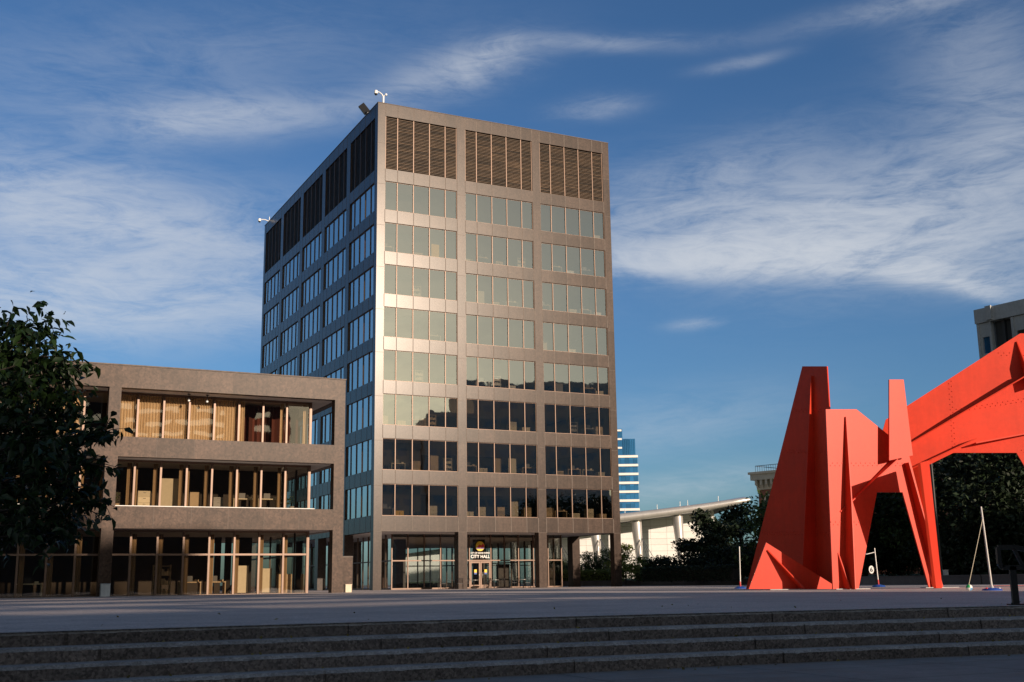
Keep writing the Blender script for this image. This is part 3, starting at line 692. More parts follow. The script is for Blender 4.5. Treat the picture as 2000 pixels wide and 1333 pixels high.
tree('shade_tree', 'greener tree behind the dark lamp post under the red beam', 'tree', gp(1822, 90), 8.0, 3.0, 6000, .36, M['leaf'], 9, .1, 30, TG)
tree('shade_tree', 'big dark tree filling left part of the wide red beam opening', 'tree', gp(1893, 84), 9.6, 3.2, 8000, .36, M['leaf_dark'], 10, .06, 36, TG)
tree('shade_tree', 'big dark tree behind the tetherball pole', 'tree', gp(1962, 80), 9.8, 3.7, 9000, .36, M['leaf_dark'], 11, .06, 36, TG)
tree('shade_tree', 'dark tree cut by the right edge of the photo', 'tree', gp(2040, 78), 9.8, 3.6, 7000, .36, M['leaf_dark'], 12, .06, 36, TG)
BG = 'bushes beyond the plaza wall'
for i, (px, d, h, rad, nl, mm, lb) in enumerate([
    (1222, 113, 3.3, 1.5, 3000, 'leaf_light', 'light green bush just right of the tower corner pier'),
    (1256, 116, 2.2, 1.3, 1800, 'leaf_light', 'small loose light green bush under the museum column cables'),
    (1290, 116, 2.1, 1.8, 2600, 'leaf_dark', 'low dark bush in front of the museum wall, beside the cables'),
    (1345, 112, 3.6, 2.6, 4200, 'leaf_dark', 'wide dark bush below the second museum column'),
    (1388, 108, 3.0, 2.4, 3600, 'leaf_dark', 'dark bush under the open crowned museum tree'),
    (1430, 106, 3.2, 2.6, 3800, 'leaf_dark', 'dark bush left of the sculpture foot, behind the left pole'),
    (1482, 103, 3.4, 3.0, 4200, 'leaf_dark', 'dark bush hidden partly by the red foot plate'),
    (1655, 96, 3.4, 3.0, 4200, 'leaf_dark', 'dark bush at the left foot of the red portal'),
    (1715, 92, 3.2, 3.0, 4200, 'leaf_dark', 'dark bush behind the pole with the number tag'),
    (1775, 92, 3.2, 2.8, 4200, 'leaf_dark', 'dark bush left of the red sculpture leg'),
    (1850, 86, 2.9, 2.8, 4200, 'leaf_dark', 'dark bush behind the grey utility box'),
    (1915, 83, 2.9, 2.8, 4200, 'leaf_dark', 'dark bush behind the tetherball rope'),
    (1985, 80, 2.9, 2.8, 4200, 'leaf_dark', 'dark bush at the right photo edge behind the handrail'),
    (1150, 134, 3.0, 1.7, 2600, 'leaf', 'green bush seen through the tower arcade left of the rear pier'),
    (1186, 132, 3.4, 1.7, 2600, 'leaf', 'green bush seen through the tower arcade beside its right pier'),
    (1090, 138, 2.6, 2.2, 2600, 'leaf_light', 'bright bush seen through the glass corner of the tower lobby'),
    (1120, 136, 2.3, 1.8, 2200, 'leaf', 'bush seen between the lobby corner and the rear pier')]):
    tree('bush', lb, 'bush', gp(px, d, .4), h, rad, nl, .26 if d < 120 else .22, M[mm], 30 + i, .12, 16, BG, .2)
def hedge(label, p, q, h, wd, m, seed, n):
    p, q = Vector(p), Vector(q); r = rs(seed); o = tag(empty('hedge', p), label, 'hedge'); d = q - p
    dn = d.normalized(); sn = Vector((-dn.y, dn.x, 0))
    b = MB(); b.bar(Vector((0, 0, h * .42)), d + Vector((0, 0, h * .42)), wd * .7, h * .8); b.build('branches', M['bark'], o)
    t = r.uniform(0, 1, n)[:, None]; a = r.uniform(-1, 1, n)[:, None]; z = r.uniform(0, 1, n)[:, None]
    on = r.uniform(0, 1, n)[:, None] < .4; z = np.where(on, 1, z); a = np.where(on, a, np.sign(a))
    P = np.array(tuple(d))[None] * t + np.array(tuple(sn))[None] * a * wd / 2 + np.array([0, 0, h])[None] * z + r.normal(size=(n, 3)) * .06
    leaf_mesh('foliage', P, .17, r, m, o)
hedge('low clipped dark hedge behind the wall between tower and sculpture', gp(1262, 108, .4), gp(1440, 100, .4), 1.15, 1.4, M['leaf_dark'], 60, 9000)
hedge('bright green clipped hedge seen through the tower arcade', gp(1075, 131, .4), gp(1205, 128, .4), 1.15, 1.4, M['leaf_light'], 61, 7000)

# planter wall round the back of the plaza and the raised lawn behind it
pts = [(-40, 150), (2, 131), (12.5, 116), (21, 101), (23.4, 76), (27, 68), (36, 57), (60, 45)]
wt = tag(empty('retaining_wall', (0, 0, 0)), 'low dark stone retaining wall along the back of the plaza', 'wall'); b = MB(); c_ = MB()
for (a, c) in zip(pts[:-1], pts[1:]):
    A, Cc = Vector((*a, 0)), Vector((*c, 0)); L_ = (Cc - A).length; k = max(1, int(L_ / 3))
    for i in range(k):
        p, q = A + (Cc - A) * (i / k), A + (Cc - A) * ((i + 1) / k - .008 / k)
        b.bar(p + Vector((0, 0, .20)), q + Vector((0, 0, .20)), .35, .50, 0, rnd.random()); c_.bar(p + Vector((0, 0, .485)), q + Vector((0, 0, .485)), .42, .07, 0, rnd.random())
b.build('wall_block', M['wallstone'], wt); c_.build('coping', M['wallstone'], wt)
b = MB(); far = [(-40, 400), (2, 400), (60, 400), (140, 380), (190, 300), (210, 220), (220, 160), (230, 100)]
for i in range(len(pts) - 1):
    a, c, e, f_ = pts[i], pts[i + 1], far[i + 1], far[i]
    m1 = (a[0] * .9 + f_[0] * .1, a[1] * .9 + f_[1] * .1); m2 = (c[0] * .9 + e[0] * .1, c[1] * .9 + e[1] * .1)
    b.face([(a[0], a[1], .40), (c[0], c[1], .40), (m2[0], m2[1], .75), (m1[0], m1[1], .75)]); b.face([(m1[0], m1[1], .75), (m2[0], m2[1], .75), (e[0], e[1], .8), (f_[0], f_[1], .8)])
tag(b.build('lawn', M['grass']), kind='structure')

# big leafy tree at the left edge, close to the camera
ft_ = tag(empty('leafy_tree', (-7.2, 11.2, ZL)), 'dark leafy tree near the camera, reaching in from the left photo edge', 'tree')
r = rs(5); org = Vector((-7.2, 11.2, ZL)); b = MB()
trunk = [Vector((0, 0, 0)), Vector((.08, .05, 1.1)), Vector((.25, .1, 2.2)), Vector((.6, .1, 3.4)), Vector((1.0, .1, 4.0))]
b.tube(trunk, [.17, .13, .10, .06, .03], 10)
EN = [(62, 596, 11.2), (88, 620, 11.4), (40, 640, 11.1), (95, 665, 11.0), (20, 690, 11.6), (60, 700, 11.3), (150, 705, 11.2), (165, 712, 11.3), (110, 735, 11.5), (70, 740, 10.9),
      (130, 770, 11.2), (30, 770, 11.4), (85, 790, 11.6), (160, 800, 11.0), (120, 825, 11.4), (180, 850, 11.2), (222, 845, 11.1), (60, 830, 11.2), (15, 840, 11.0), (100, 870, 11.1),
      (150, 880, 11.5), (40, 890, 11.6), (190, 905, 11.0), (85, 920, 11.3), (130, 935, 11.1), (20, 940, 11.3), (165, 955, 11.3), (210, 975, 11.0), (60, 960, 11.5), (105, 980, 11.2),
      (140, 1005, 11.1), (30, 1000, 11.2), (75, 1020, 11.0), (118, 1040, 11.3), (50, 1045, 11.4), (5, 1030, 11.4), (-30, 700, 11.3), (-40, 800, 11.4), (-40, 900, 11.2), (-30, 980, 11.5),
      (-60, 640, 11.2), (0, 610, 11.6), (10, 655, 11.2), (45, 665, 11.8), (80, 860, 10.6), (40, 800, 10.7), (100, 900, 10.6), (20, 900, 10.7), (60, 990, 10.7), (10, 740, 10.7), (50, 720, 12.1), (100, 800, 12.1), (140, 850, 12.0), (60, 870, 12.2), (20, 960, 12.1)]
LP = []
for (px, py, d) in EN:
    if py < 690: py += 28
    e = at(px, py, d) - org; zt = max(.8, min(3.8, e.z * .72)); 
    for i in range(4):
        if trunk[i].z <= zt <= trunk[i + 1].z: s = trunk[i].lerp(trunk[i + 1], (zt - trunk[i].z) / (trunk[i + 1].z - trunk[i].z))
    mid = s.lerp(e, .55) + Vector((0, r.normal() * .1, .12)); b.tube([s, mid, e], [.028, .016, .005], 5, cap=False)
    dr = (e - mid).normalized()
    for k in range(5 if px < 140 else 7):                  # twigs with alternating leaves
        tdir = (dr + Vector(r.normal(size=3) * .55)).normalized(); L_ = r.uniform(.18, .34); q = e - dr * r.uniform(.05, .35); endp = q + tdir * L_ - Vector((0, 0, L_ * .25))
        b.tube([q, (q + endp) / 2 + Vector((0, 0, .02)), endp], [.005, .004, .002], 4, cap=False)
        for j in range(11):
            p = q.lerp(endp, j / 10.0) + Vector(r.normal(size=3) * .008); LP.append(tuple(p))
    inside_ = px < 140
    for k in range(48 if inside_ else 0):
        p = e + Vector(r.normal(size=3) * (.13 if inside_ else .07)); LP.append(tuple(p))
b.build('trunk', M['bark'], ft_)
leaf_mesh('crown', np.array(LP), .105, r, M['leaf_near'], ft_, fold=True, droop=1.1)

# ------------------------------------------------------------------ museum with curved metal roof
mus = tag(empty('museum_building', (0, 200, 0)), 'white panelled museum hall under a curved silver roof on tapered columns', 'building')
def mz(px, py, d=200): return (1138.6 - .01357 * (px - 1006) - py) / F * d + CH
def mxx(px, d=200): return (px - 1000) / F * d * 1.0 - .0
def X(px, py, d): return at(px, py, d).x
xr = X(1397, 1050, 200); xl = -32.0
def ztop(x): t = (x - X(1220, 1024, 200)) / (xr - X(1220, 1024, 200)); return 10.25 + 1.95 * t
b = MB(); zc = [-.7, 1.2] + [1.2 + 1.05 * i for i in range(1, 13)]
nx = 24
for i in range(nx):
    x0 = xl + (xr - xl) * i / nx; x1 = xl + (xr - xl) * (i + 1) / nx
    for z0, z1 in zip(zc[:-1], zc[1:]):
        za, zb = min(z1, ztop(x0)), min(z1, ztop(x1))
        if za <= z0: continue
        b.face([(x0 + .03, 0, z0 + .02), (x1 - .0, 0, z0 + .02), (x1 - .0, 0, zb - .02), (x0 + .03, 0, za - .02)], 0, rnd.random())
b.mesh([(xl, .05, -.7), (xr, .05, -.7), (xr, .05, ztop(xr)), (xl, .05, ztop(xl)), (xl, 30, -.7), (xr, 30, -.7), (xr, 30, ztop(xr)), (xl, 30, ztop(xl))], [(0, 1, 2, 3), (1, 5, 6, 2), (5, 4, 7, 6), (4, 0, 3, 7), (3, 2, 6, 7)], 1)
b.build('wall', [M['panel_white'], M['panel_line']], mus)
crv = [(700, 1058), (900, 1044), (1060, 1030), (1212, 1012), (1300, 1001), (1380, 990), (1430, 982), (1458, 977), (1465, 976)]
pts_ = []
for (px, py) in crv: P = at(px, py, 192); pts_.append(Vector((P.x, -8, P.z)))
b = MB(); b.tube(pts_, [.78, .76, .74, .70, .66, .60, .54, .42, .15], 16)
b.build('roof_edge', M['steel'], mus)
b = MB()
for a, c in zip(pts_[:-1], pts_[1:]):
    for y0, y1, dz0, dz1 in ((-8, -2, .45, .85), (-2, 10, .85, 1.0), (10, 32, 1.0, .2)):
        b.face([a + Vector((0, y0 + 8, dz0)), c + Vector((0, y0 + 8, dz0)), c + Vector((0, y1 + 8, dz1)), a + Vector((0, y1 + 8, dz1))], 0, .5, True)
    b.face([a + Vector((0, 40, -.4)), c + Vector((0, 40, -.4)), c + Vector((0, 0, -.55)), a + Vector((0, 0, -.55))], 1)
b.build('roof', [M['steel'], M['steel_dark']], mus)
for (px) in (998, 1079, 1160, 1241, 1322):
    zt = mz(px, 1012 - (px - 1212) * .13, 194) - .3; cx = X(px + 3, 1050, 194)
    b = MB(); b.tube([(cx + .55, -6, -.5), (cx + .5, -6, 1.0), (cx - .1, -6, zt)], [.32, .38, .98], 20); b.build('column', M['steel'], mus)
    b = MB(); tp = Vector((cx + .7, -7.1, 7.3))
    for dx, dy in ((2.3, -3), (3.8, -1.5), (-2.2, -2.5), (1.0, -5)): b.tube([tp, Vector((tp.x + dx, -7 + dy, .5))], .045, 5)
    b.build('cable', M['steel_dark'], mus)
for i, px in enumerate((1222, 1285, 1330, 1345, 1405)):
    b = MB(); P = at(px, 1006 - (px - 1212) * .14, 194); b.tube([(P.x, -5, P.z), (P.x, -5, P.z + .9)], .05, 5); b.build('roof_post', M['steel'], mus)

# blue glass tower far off
bt = tag(empty('glass_tower', (0, 450, 0)), 'distant blue glass tower with white floor bands beside the brown tower', 'building')
xa, xb, xm = X(1080, 900, 450), X(1247, 950, 450), X(1217, 900, 450)
b = MB(); g = MB()
zt1, zt2 = mz(1240, 862, 450), mz(1210, 843, 450)
zb_ = mz(1240, 897, 450)
k = 0; z = -1
while z < zb_:
    n = 20
    for i in range(n): g.box((xa + (xb - xa) * i / n, 0, z), (xa + (xb - xa) * (i + 1) / n - .05, 25, min(z + 3.42, zb_)), 0, rnd.random())
    z += 3.42
g.box((xa, 0, zb_), (xm, 24, zt2), 0, .4)
for i in range(7): g.box((xm + .2 + (xb - xm - .8) * i / 7, .4, zb_), (xm + .2 + (xb - xm - .8) * (i + 1) / 7 - .08, 24, zt1), 0, rnd.random())
zz = zb_
while zz > 2: b.box((xa - .5, -.5, zz - .45), (xb + .15, 25.3, zz + .45)); zz -= 3.42
zz = zb_ + 3.4
while zz < zt2: b.box((xa, -.4, zz - .35), (xm - .3, 24.3, zz + .35)); zz += 3.42
g.build('curtain_wall', M['blue_glass'], bt); b.build('floor_band', M['white'], bt)

# brick hotel with bracketed cornice and penthouse
H0 = Vector((at(1480, 940, 220).x, 220, 0)); ha = math.atan2(-.73, .68)
ht_ = tag(empty('hotel_building', H0, ha), 'old brick hotel with white bracketed cornice and glazed penthouse behind the trees', 'building')
zc0 = mz(1480, 946, 220); LH = 62
b = MB(); b.box((0, 0, -1), (LH, 25, zc0 - 1.6)); b.build('wall', M['brick'], ht_)
b = MB(); b.box((-.9, -1.1, zc0 + .2), (LH, 26, zc0 + 1.3)); b.box((-1.2, -1.4, zc0 + 1.3), (LH, 26, zc0 + 1.75)); b.box((-.15, -.2, zc0 - 1.6), (LH, 25.2, zc0 + .2)); b.box((-.1, -.12, zc0 - 6.1), (LH, 0, zc0 - 5.8))
b.build('cornice', M['stone'], ht_)
b = MB()
x = 0
while x < LH: b.box((x, -1.0, zc0 - .75), (x + .42, -.2, zc0 + .2)); b.box((x + .05, -.6, zc0 - 1.2), (x + .37, -.2, zc0 - .75)); x += 1.15
y = .5
while y < 24: b.box((-.85, y, zc0 - .75), (-.15, y + .42, zc0 + .2)); y += 1.15
b.build('bracket', M['stone'], ht_)
for x in [1.6 + 3.1 * i for i in range(19)]:
    b = MB(); n = 12; r0, r1 = .85, 1.2; cz = zc0 - 3.6
    for i in range(n):
        a0, a1 = math.pi * i / n, math.pi * (i + 1) / n
        b.face([(x + .9 + r0 * math.cos(a0), -.10, cz + r0 * math.sin(a0)), (x + .9 + r0 * math.cos(a1), -.10, cz + r0 * math.sin(a1)), (x + .9 + r1 * math.cos(a1), -.10, cz + r1 * math.sin(a1)), (x + .9 + r1 * math.cos(a0), -.10, cz + r1 * math.sin(a0))][::-1])
    b.box((x - .3, -.10, cz - 2), (x + .05, 0, cz)); b.box((x + 1.75, -.10, cz - 2), (x + 2.1, 0, cz)); o = b.build('window', M['stone'], ht_)
    g = MB(); g.box((x + .06, -.05, cz - 2), (x + 1.74, .0, cz + .7)); g.build('pane', M['bronze_dark'], o)
b = MB(); b.box((5, 2.2, zc0 + 5.4), (LH, 23, zc0 + 6.2)); b.build('penthouse_roof', M['stone'], ht_)
b = MB(); b.box((7.2, 4, zc0 + 1.75), (LH, 21, zc0 + 5.4)); b.build('penthouse_glazing', M['blue_glass'], ht_)
b = MB(); x = 7
while x < LH: b.box((x, 3.9, zc0 + 1.75), (x + .8, 4.05, zc0 + 5.4)); x += 3.3
b.build('penthouse_pier', M['stone'], ht_)
b = MB(); x = 0
while x < 14: b.box((x, -.6, zc0 + 1.75), (x + .05, -.55, zc0 + 2.9)); x += .5
b.box((0, -.62, zc0 + 2.85), (14, -.53, zc0 + 2.95)); b.box((0, -.55, zc0 + 2.85), (.08, 12, zc0 + 2.95)); b.build('railing', M['steel_dark'], ht_)

# grey concrete tower at the right edge
G0 = Vector((at(1905, 606, 115).x, 115, 0)); ga = math.atan2(-.832, .555)
gt = tag(empty('concrete_tower', G0, ga), 'grey concrete tower with dark recessed strips rising behind the sculpture at right', 'building')
gt.scale = (.767,) * 3; gz = 35.3
b = MB(); b.box((-.12, -.25, gz - 1.9), (34, 20, gz)); 
b.box((1.7, -.5, gz - 1.75), (2.55, -.25, gz + .12))
b.build('parapet', M['concrete'], gt)
b = MB()
for i in range(6):
    x = i * 5.0
    b.box((x, -.12, -1), (x + .35, .6, gz - 1.95), 0, rnd.random()); b.box((x + 1.85, -.12, -1), (x + 2.1, .6, gz - 1.95), 0, rnd.random())
    z = gz - 1.95; k = 0
    while z > 2:
        b.box((x + .35, .0, z - 1.9), (x + 1.85, .5, z), 0, rnd.random()); b.box((x + .35, 0, z - 4.1), (x + .65, .5, z - 1.9), 0, .5); b.box((x + 1.7, 0, z - 4.1), (x + 1.85, .5, z - 1.9), 0, .5)
        z -= 4.1
    b.box((x + 2.1, .9, -1), (x + 5.0, 1.2, gz - 1.95), 1)
    b.box((x + 3.3, .5, -1), (x + 3.7, .9, gz - 1.95), 1)
b.box((0, .62, -1), (34, 1.5, 0), 0); b.box((0, 1.3, -1), (34, 20, gz - 1.95), 0)
b.build('wall', [M['concrete'], M['concrete_dark']], gt)
for i in range(6):
    for k in range(8):
        z = gz - 1.95 - 4.1 * k - 1.9; g = MB(); g.box((i * 5 + .66, .30, z - 2.2), (i * 5 + 1.69, .34, z)); o = g.build('window', M['bronze_dark'] if i % 2 else M['blue_glass'], gt)
# low orange brick building in the gap of the trees
ob = tag(empty('brick_building', (at(1440, 1080, 240).x, 240, 0)), 'low orange brick building glimpsed through the trees beside the museum', 'building')
b = MB(); b.box((-6, 0, -1), (11, 12, 7.0)); b.build('wall', M['brick_orange'], ob); b = MB(); b.box((-6.3, -.3, 7.0), (11.3, 12.3, 7.7)); b.build('cornice', M['stone'], ob)
b = MB()
for i in range(5): b.box((-4.6 + i * 3.2, -.05, 4.2), (-3.5 + i * 3.2, 0, 6.1))
b.build('window', M['bronze_dark'], ob)

# ------------------------------------------------------------------ roof-top equipment
def cam_mast(loc, rz, label, flip=1):
    o = tag(empty('security_camera', loc, rz), label, 'security camera', 'white camera masts on the tower roof')
    b = MB(); b.tube([(0, 0, -.1), (0, 0, .75)], .09, 10); b.box((-.16, -.16, -.1), (.16, .16, 0)); b.build('mast', M['lamp_white'], o)
    b = MB(); b.tube([(0, 0, .7), (-.12 * flip, 0, .95), (-.35 * flip, 0, 1.15), (-.62 * flip, 0, 1.25)], [.06, .055, .05, .05], 8); b.tube([(0, 0, .75), (.22, 0, .9)], .04, 6); b.build('arm', M['lamp_white'], o)
    b = MB(); b.tube([(-.66 * flip, 0, 1.32), (-.66 * flip, 0, 1.02)], [.14, .16], 12); b.ball((-.66 * flip, 0, 1.0), .14, mi=1); b.build('camera_housing', [M['lamp_white'], M['black']], o); b = MB(); b.tube([(.24, 0, .98), (.24, 0, .82)], [.1, .1], 10); b.build('camera_housing', M['lamp_white'], o)
cam_mast(TW(.6, .35, TH + .05), TA * 0, 'white twin camera mast at the near corner of the tower roof')
o = tag(empty('security_camera', TW(.2, 38.0, TH - .2)), 'small white camera arm at the far left end of the tower roof', 'security camera', 'white camera masts on the tower roof')
b = MB(); b.tube([(0, 0, .1), (.0, 0, .4), (-.5, 0, .62), (-1.1, 0, .66)], .06, 8); b.tube([(0, 0, .1), (0, 0, .95)], .04, 6); b.build('arm', M['lamp_white'], o)
b = MB(); b.tube([(-1.15, 0, .74), (-1.15, 0, .45)], [.15, .17], 12); b.ball((-1.15, 0, .42), .14, mi=1); b.build('camera_housing', [M['lamp_white'], M['black']], o)
o = tag(empty('floodlight', TW(.2, 3.3, TH)), 'black floodlight tilted up on the left roof edge of the tower', 'floodlight')
b = MB(); b.tube([(0, 0, 0), (-.1, 0, .35)], .05, 8); b.box((-.2, -.15, .25), (.05, .15, .38)); b.build('bracket', M['steel'], o)
b = MB(); b.bar((-.05, 0, .30), (-.62, -.1, 1.05), .62, .34, up=(0, -1, 0)); b.build('lamp_housing', M['blackmetal'], o, .02)

# ------------------------------------------------------------------ tables and chairs by the entrance
def make_table(loc, label):
    o = tag(empty('cafe_table', loc), label, 'table', 'cafe tables at the tower entrance')
    b = MB(); b.tube([(0, 0, .70), (0, 0, .735)], .42, 24); b.build('tabletop', M['tabletop'], o)
    b = MB(); b.tube([(0, 0, .03), (0, 0, .70)], .035, 8); b.build('pedestal', M['blackmetal'], o)
    b = MB(); b.tube([(0, 0, 0), (0, 0, .03)], [.28, .24], 20); b.build('base', M['blackmetal'], o); return o
def make_chair(loc, rz, label):
    o = tag(empty('metal_chair', loc, rz), label, 'chair', 'black metal chairs at the tower entrance')
    b = MB(); b.box((-.23, -.22, .44), (.23, .22, .47)); b.build('seat', M['blackmetal'], o)
    b = MB(); b.tube([(-.23, .22, .45), (-.23, .30, .86), (.23, .30, .86), (.23, .22, .45)], .016, 6)
    for i in range(5): b.tube([(-.15 + i * .075, .235, .47), (-.15 + i * .075, .298, .85)], .008, 5)
    b.build('backrest', M['blackmetal'], o)
    for sx in (-1, 1):
        b = MB(); b.tube([(sx * .24, .24, .45), (sx * .24, .27, .02), (sx * .24, -.24, .02), (sx * .24, -.22, .45), (sx * .24, -.18, .66), (sx * .24, .22, .66)], .016, 6); b.build('side_frame', M['blackmetal'], o)
    return o
tb = [(7.6, 1.2), (9.9, 2.1), (12.0, 2.4), (14.6, 2.0)]
tl = ['round cafe table in front of the left lobby glass, beside the pier', 'round cafe table in front of the glass entrance doors', 'round cafe table right of the entrance doors', 'round cafe table beside the third pier of the arcade']
for (x, y), l in zip(tb, tl): make_table(TW(x, y, ZP), l)
ch = [(6.6, 1.2, 90, 'leftmost black metal chair at the entrance tables'), (8.6, 1.0, -90, 'black metal chair right of the leftmost cafe table'), (7.7, .2, 180, 'black metal chair on the plaza side of the leftmost table'),
      (9.1, 2.9, 60, 'black metal chair in front of the left entrance door'), (10.8, 1.4, -110, 'black metal chair between the door table and the middle pier'), (12.9, 2.9, -60, 'black metal chair behind the table right of the doors'),
      (11.2, 1.6, 130, 'black metal chair left of the table right of the doors'), (13.6, 1.9, 90, 'black metal chair left of the table by the third pier'), (15.5, 1.7, -80, 'rightmost black metal chair, close to the third pier'), (14.5, 1.1, 175, 'black metal chair on the plaza side of the table by the third pier'), (14.8, 3.0, 10, 'black metal chair behind the table by the third pier')]
for x, y, a, l in ch: make_chair(TW(x, y, ZP), TA + R(a), l)

# ------------------------------------------------------------------ things seen behind the windows
def item(kind, loc, rz, label, m, s=1.0, grp=None):
    b = MB()
    if kind == 'cardboard_box':
        b.box((-.3 * s, -.25 * s, 0), (.3 * s, .25 * s, .42 * s), 0, rnd.random()); b.box((-.02, -.252 * s, .1 * s), (.02, -.25 * s, .42 * s), 1); b.box((-.31 * s, -.26 * s, .36 * s), (.31 * s, .26 * s, .43 * s), 0, .8)
    elif kind == 'filing_cabinet':
        b.box((-.42 * s, -.25, 0), (.42 * s, .25, 1.15 * s), 0, rnd.random())
        for k in range(3): b.box((-.39 * s, -.262, (.04 + .37 * k) * s), (.39 * s, -.25, (.37 + .37 * k) * s), 0, rnd.random()); b.box((-.08, -.275, (.28 + .37 * k) * s), (.08, -.262, (.31 + .37 * k) * s), 1)
    elif kind == 'desk':
        b.box((-.7 * s, -.35, .68), (.7 * s, .35, .74), 0, .6)
        for sx in (-1, 1): b.box((sx * .66 * s - .03, -.33, 0), (sx * .66 * s + .03, .33, .68), 0, .3)
        b.box((-.25, -.1, .74), (.15, -.05, 1.08), 1); b.box((.3, -.2, .74), (.5, .1, .86), 0, .9)
    elif kind == 'shelf_unit':
        for sx in (-1, 1): b.box((sx * .45 * s - .02, -.2, 0), (sx * .45 * s + .02, .2, 1.6 * s), 0, .6)
        for k in range(4):
            z = .02 + k * .5 * s; b.box((-.43 * s, -.2, z), (.43 * s, .2, z + .03), 0, .6)
            if k < 3:
                x = -.4 * s
                while x < .38 * s: w_ = rnd.uniform(.05, .16); b.box((x, -.15, z + .03), (x + w_ * .9, .12, z + rnd.uniform(.2, .38) * s), 0, rnd.random()); x += w_
    elif kind == 'partition_board':
        b.box((-.48 * s, -.03, .05), (.48 * s, .03, 1.75 * s), 0, rnd.random()); b.box((-.5 * s, -.04, .0), (-.48 * s, .04, 1.77 * s), 1); b.box((.48 * s, -.04, 0), (.5 * s, .04, 1.77 * s), 1)
    elif kind == 'potted_plant':
        b.tube([(0, 0, 0), (0, 0, .3)], [.13, .17], 10)
        for k in range(40):
            a = rnd.uniform(0, 6.28); h = rnd.uniform(.4, .95); rr = rnd.uniform(.05, .3); p = Vector((math.cos(a) * rr, math.sin(a) * rr, h)); q = p + Vector((math.cos(a) * .14, math.sin(a) * .14, -.03)); t = Vector((-math.sin(a), math.cos(a), 0)) * .04
            b.face([p - t, q, p + t, p + Vector((-.03, 0, .05))], 2)
    o = b.build(kind, [m, M['blackmetal'], M['leaf']]); o.location = loc; o.rotation_euler.z = rz
    tag(o, label, kind.replace('_', ' '), grp); return o
ordn = ['top', 'second', 'third', 'fourth', 'fifth', 'sixth', 'seventh', 'bottom']; bayn = ['left', 'middle', 'right']; pn = ['first', 'second', 'third', 'fourth', 'last']
cen = [.6, 1.9, 3.42, 4.94, 6.25]
IT = {0: [(2, 4, 'cardboard_box', 'cream')],
      1: [(0, 0, 'desk', 'cream'), (0, 2, 'cardboard_box', 'tan'), (0, 3, 'partition_board', 'yellow'), (1, 0, 'cardboard_box', 'cream'), (1, 1, 'desk', 'tan'), (1, 2, 'cardboard_box', 'tan'), (1, 4, 'shelf_unit', 'cream'), (2, 1, 'desk', 'cream'), (2, 2, 'cardboard_box', 'white'), (2, 3, 'desk', 'grey')],
      2: [(0, 2, 'shelf_unit', 'cream'), (1, 1, 'partition_board', 'cream'), (1, 2, 'cardboard_box', 'tan'), (1, 3, 'desk', 'cream'), (2, 0, 'desk', 'tan'), (2, 2, 'cardboard_box', 'cream'), (2, 3, 'desk', 'cream'), (2, 4, 'cardboard_box', 'white')],
      3: [(0, 3, 'desk', 'cream'), (2, 0, 'filing_cabinet', 'tan'), (2, 2, 'cardboard_box', 'cream')],
      4: [(0, 2, 'shelf_unit', 'cream'), (1, 1, 'desk', 'white'), (1, 2, 'shelf_unit', 'white'), (1, 3, 'cardboard_box', 'white'), (2, 1, 'filing_cabinet', 'grey'), (2, 3, 'desk', 'tan'), (2, 4, 'cardboard_box', 'cream')],
      5: [(0, 0, 'filing_cabinet', 'tan'), (0, 1, 'cardboard_box', 'tan'), (0, 2, 'desk', 'tan'), (0, 3, 'shelf_unit', 'tan'), (1, 3, 'filing_cabinet', 'cream'), (1, 4, 'cardboard_box', 'cream'), (2, 2, 'shelf_unit', 'grey'), (2, 3, 'desk', 'grey'), (2, 4, 'filing_cabinet', 'tan')],
      6: [(0, 1, 'desk', 'cream'), (0, 2, 'filing_cabinet', 'tan'), (0, 3, 'partition_board', 'tan'), (0, 4, 'shelf_unit', 'cream'), (1, 0, 'desk', 'tan'), (1, 1, 'cardboard_box', 'cream'), (1, 2, 'partition_board', 'tan'), (1, 3, 'partition_board', 'cream'), (1, 4, 'desk', 'tan'), (2, 1, 'cardboard_box', 'tan'), (2, 2, 'desk', 'tan'), (2, 3, 'desk', 'cream'), (2, 4, 'cardboard_box', 'cream')],
      7: [(0, 0, 'desk', 'grey'), (0, 1, 'cardboard_box', 'yellow'), (0, 3, 'filing_cabinet', 'cream'), (1, 0, 'cardboard_box', 'cream'), (1, 1, 'filing_cabinet', 'cream'), (1, 2, 'filing_cabinet', 'tan'), (1, 3, 'partition_board', 'cream'), (1, 4, 'filing_cabinet', 'tan'), (2, 0, 'filing_cabinet', 'tan'), (2, 1, 'desk', 'tan'), (2, 2, 'cardboard_box', 'cream'), (2, 3, 'filing_cabinet', 'cream'), (2, 4, 'cardboard_box', 'tan')]}
for rr_, L_ in IT.items():
    for (bay, pane, kind, mm) in L_:
        x = ft['st'][bay] + cen[pane] + rnd.uniform(-.15, .15); z = ROWS[rr_][0] - .06
        sc_ = {'filing_cabinet': .85, 'partition_board': .85, 'shelf_unit': .8, 'cardboard_box': 1.25, 'desk': .9}[kind]
        item(kind, TW(x, rnd.uniform(.85, 1.3), z), TA + rnd.uniform(-.1, .1), f'{mm} {kind.replace("_", " ")} behind {ordn[rr_]} row of tower windows, {bayn[bay]} bay, {pn[pane]} pane', M[mm], sc_)
pnl = ['first', 'second', 'third', 'fourth', 'fifth', 'sixth', 'seventh', 'eighth', 'ninth', 'tenth', 'eleventh']
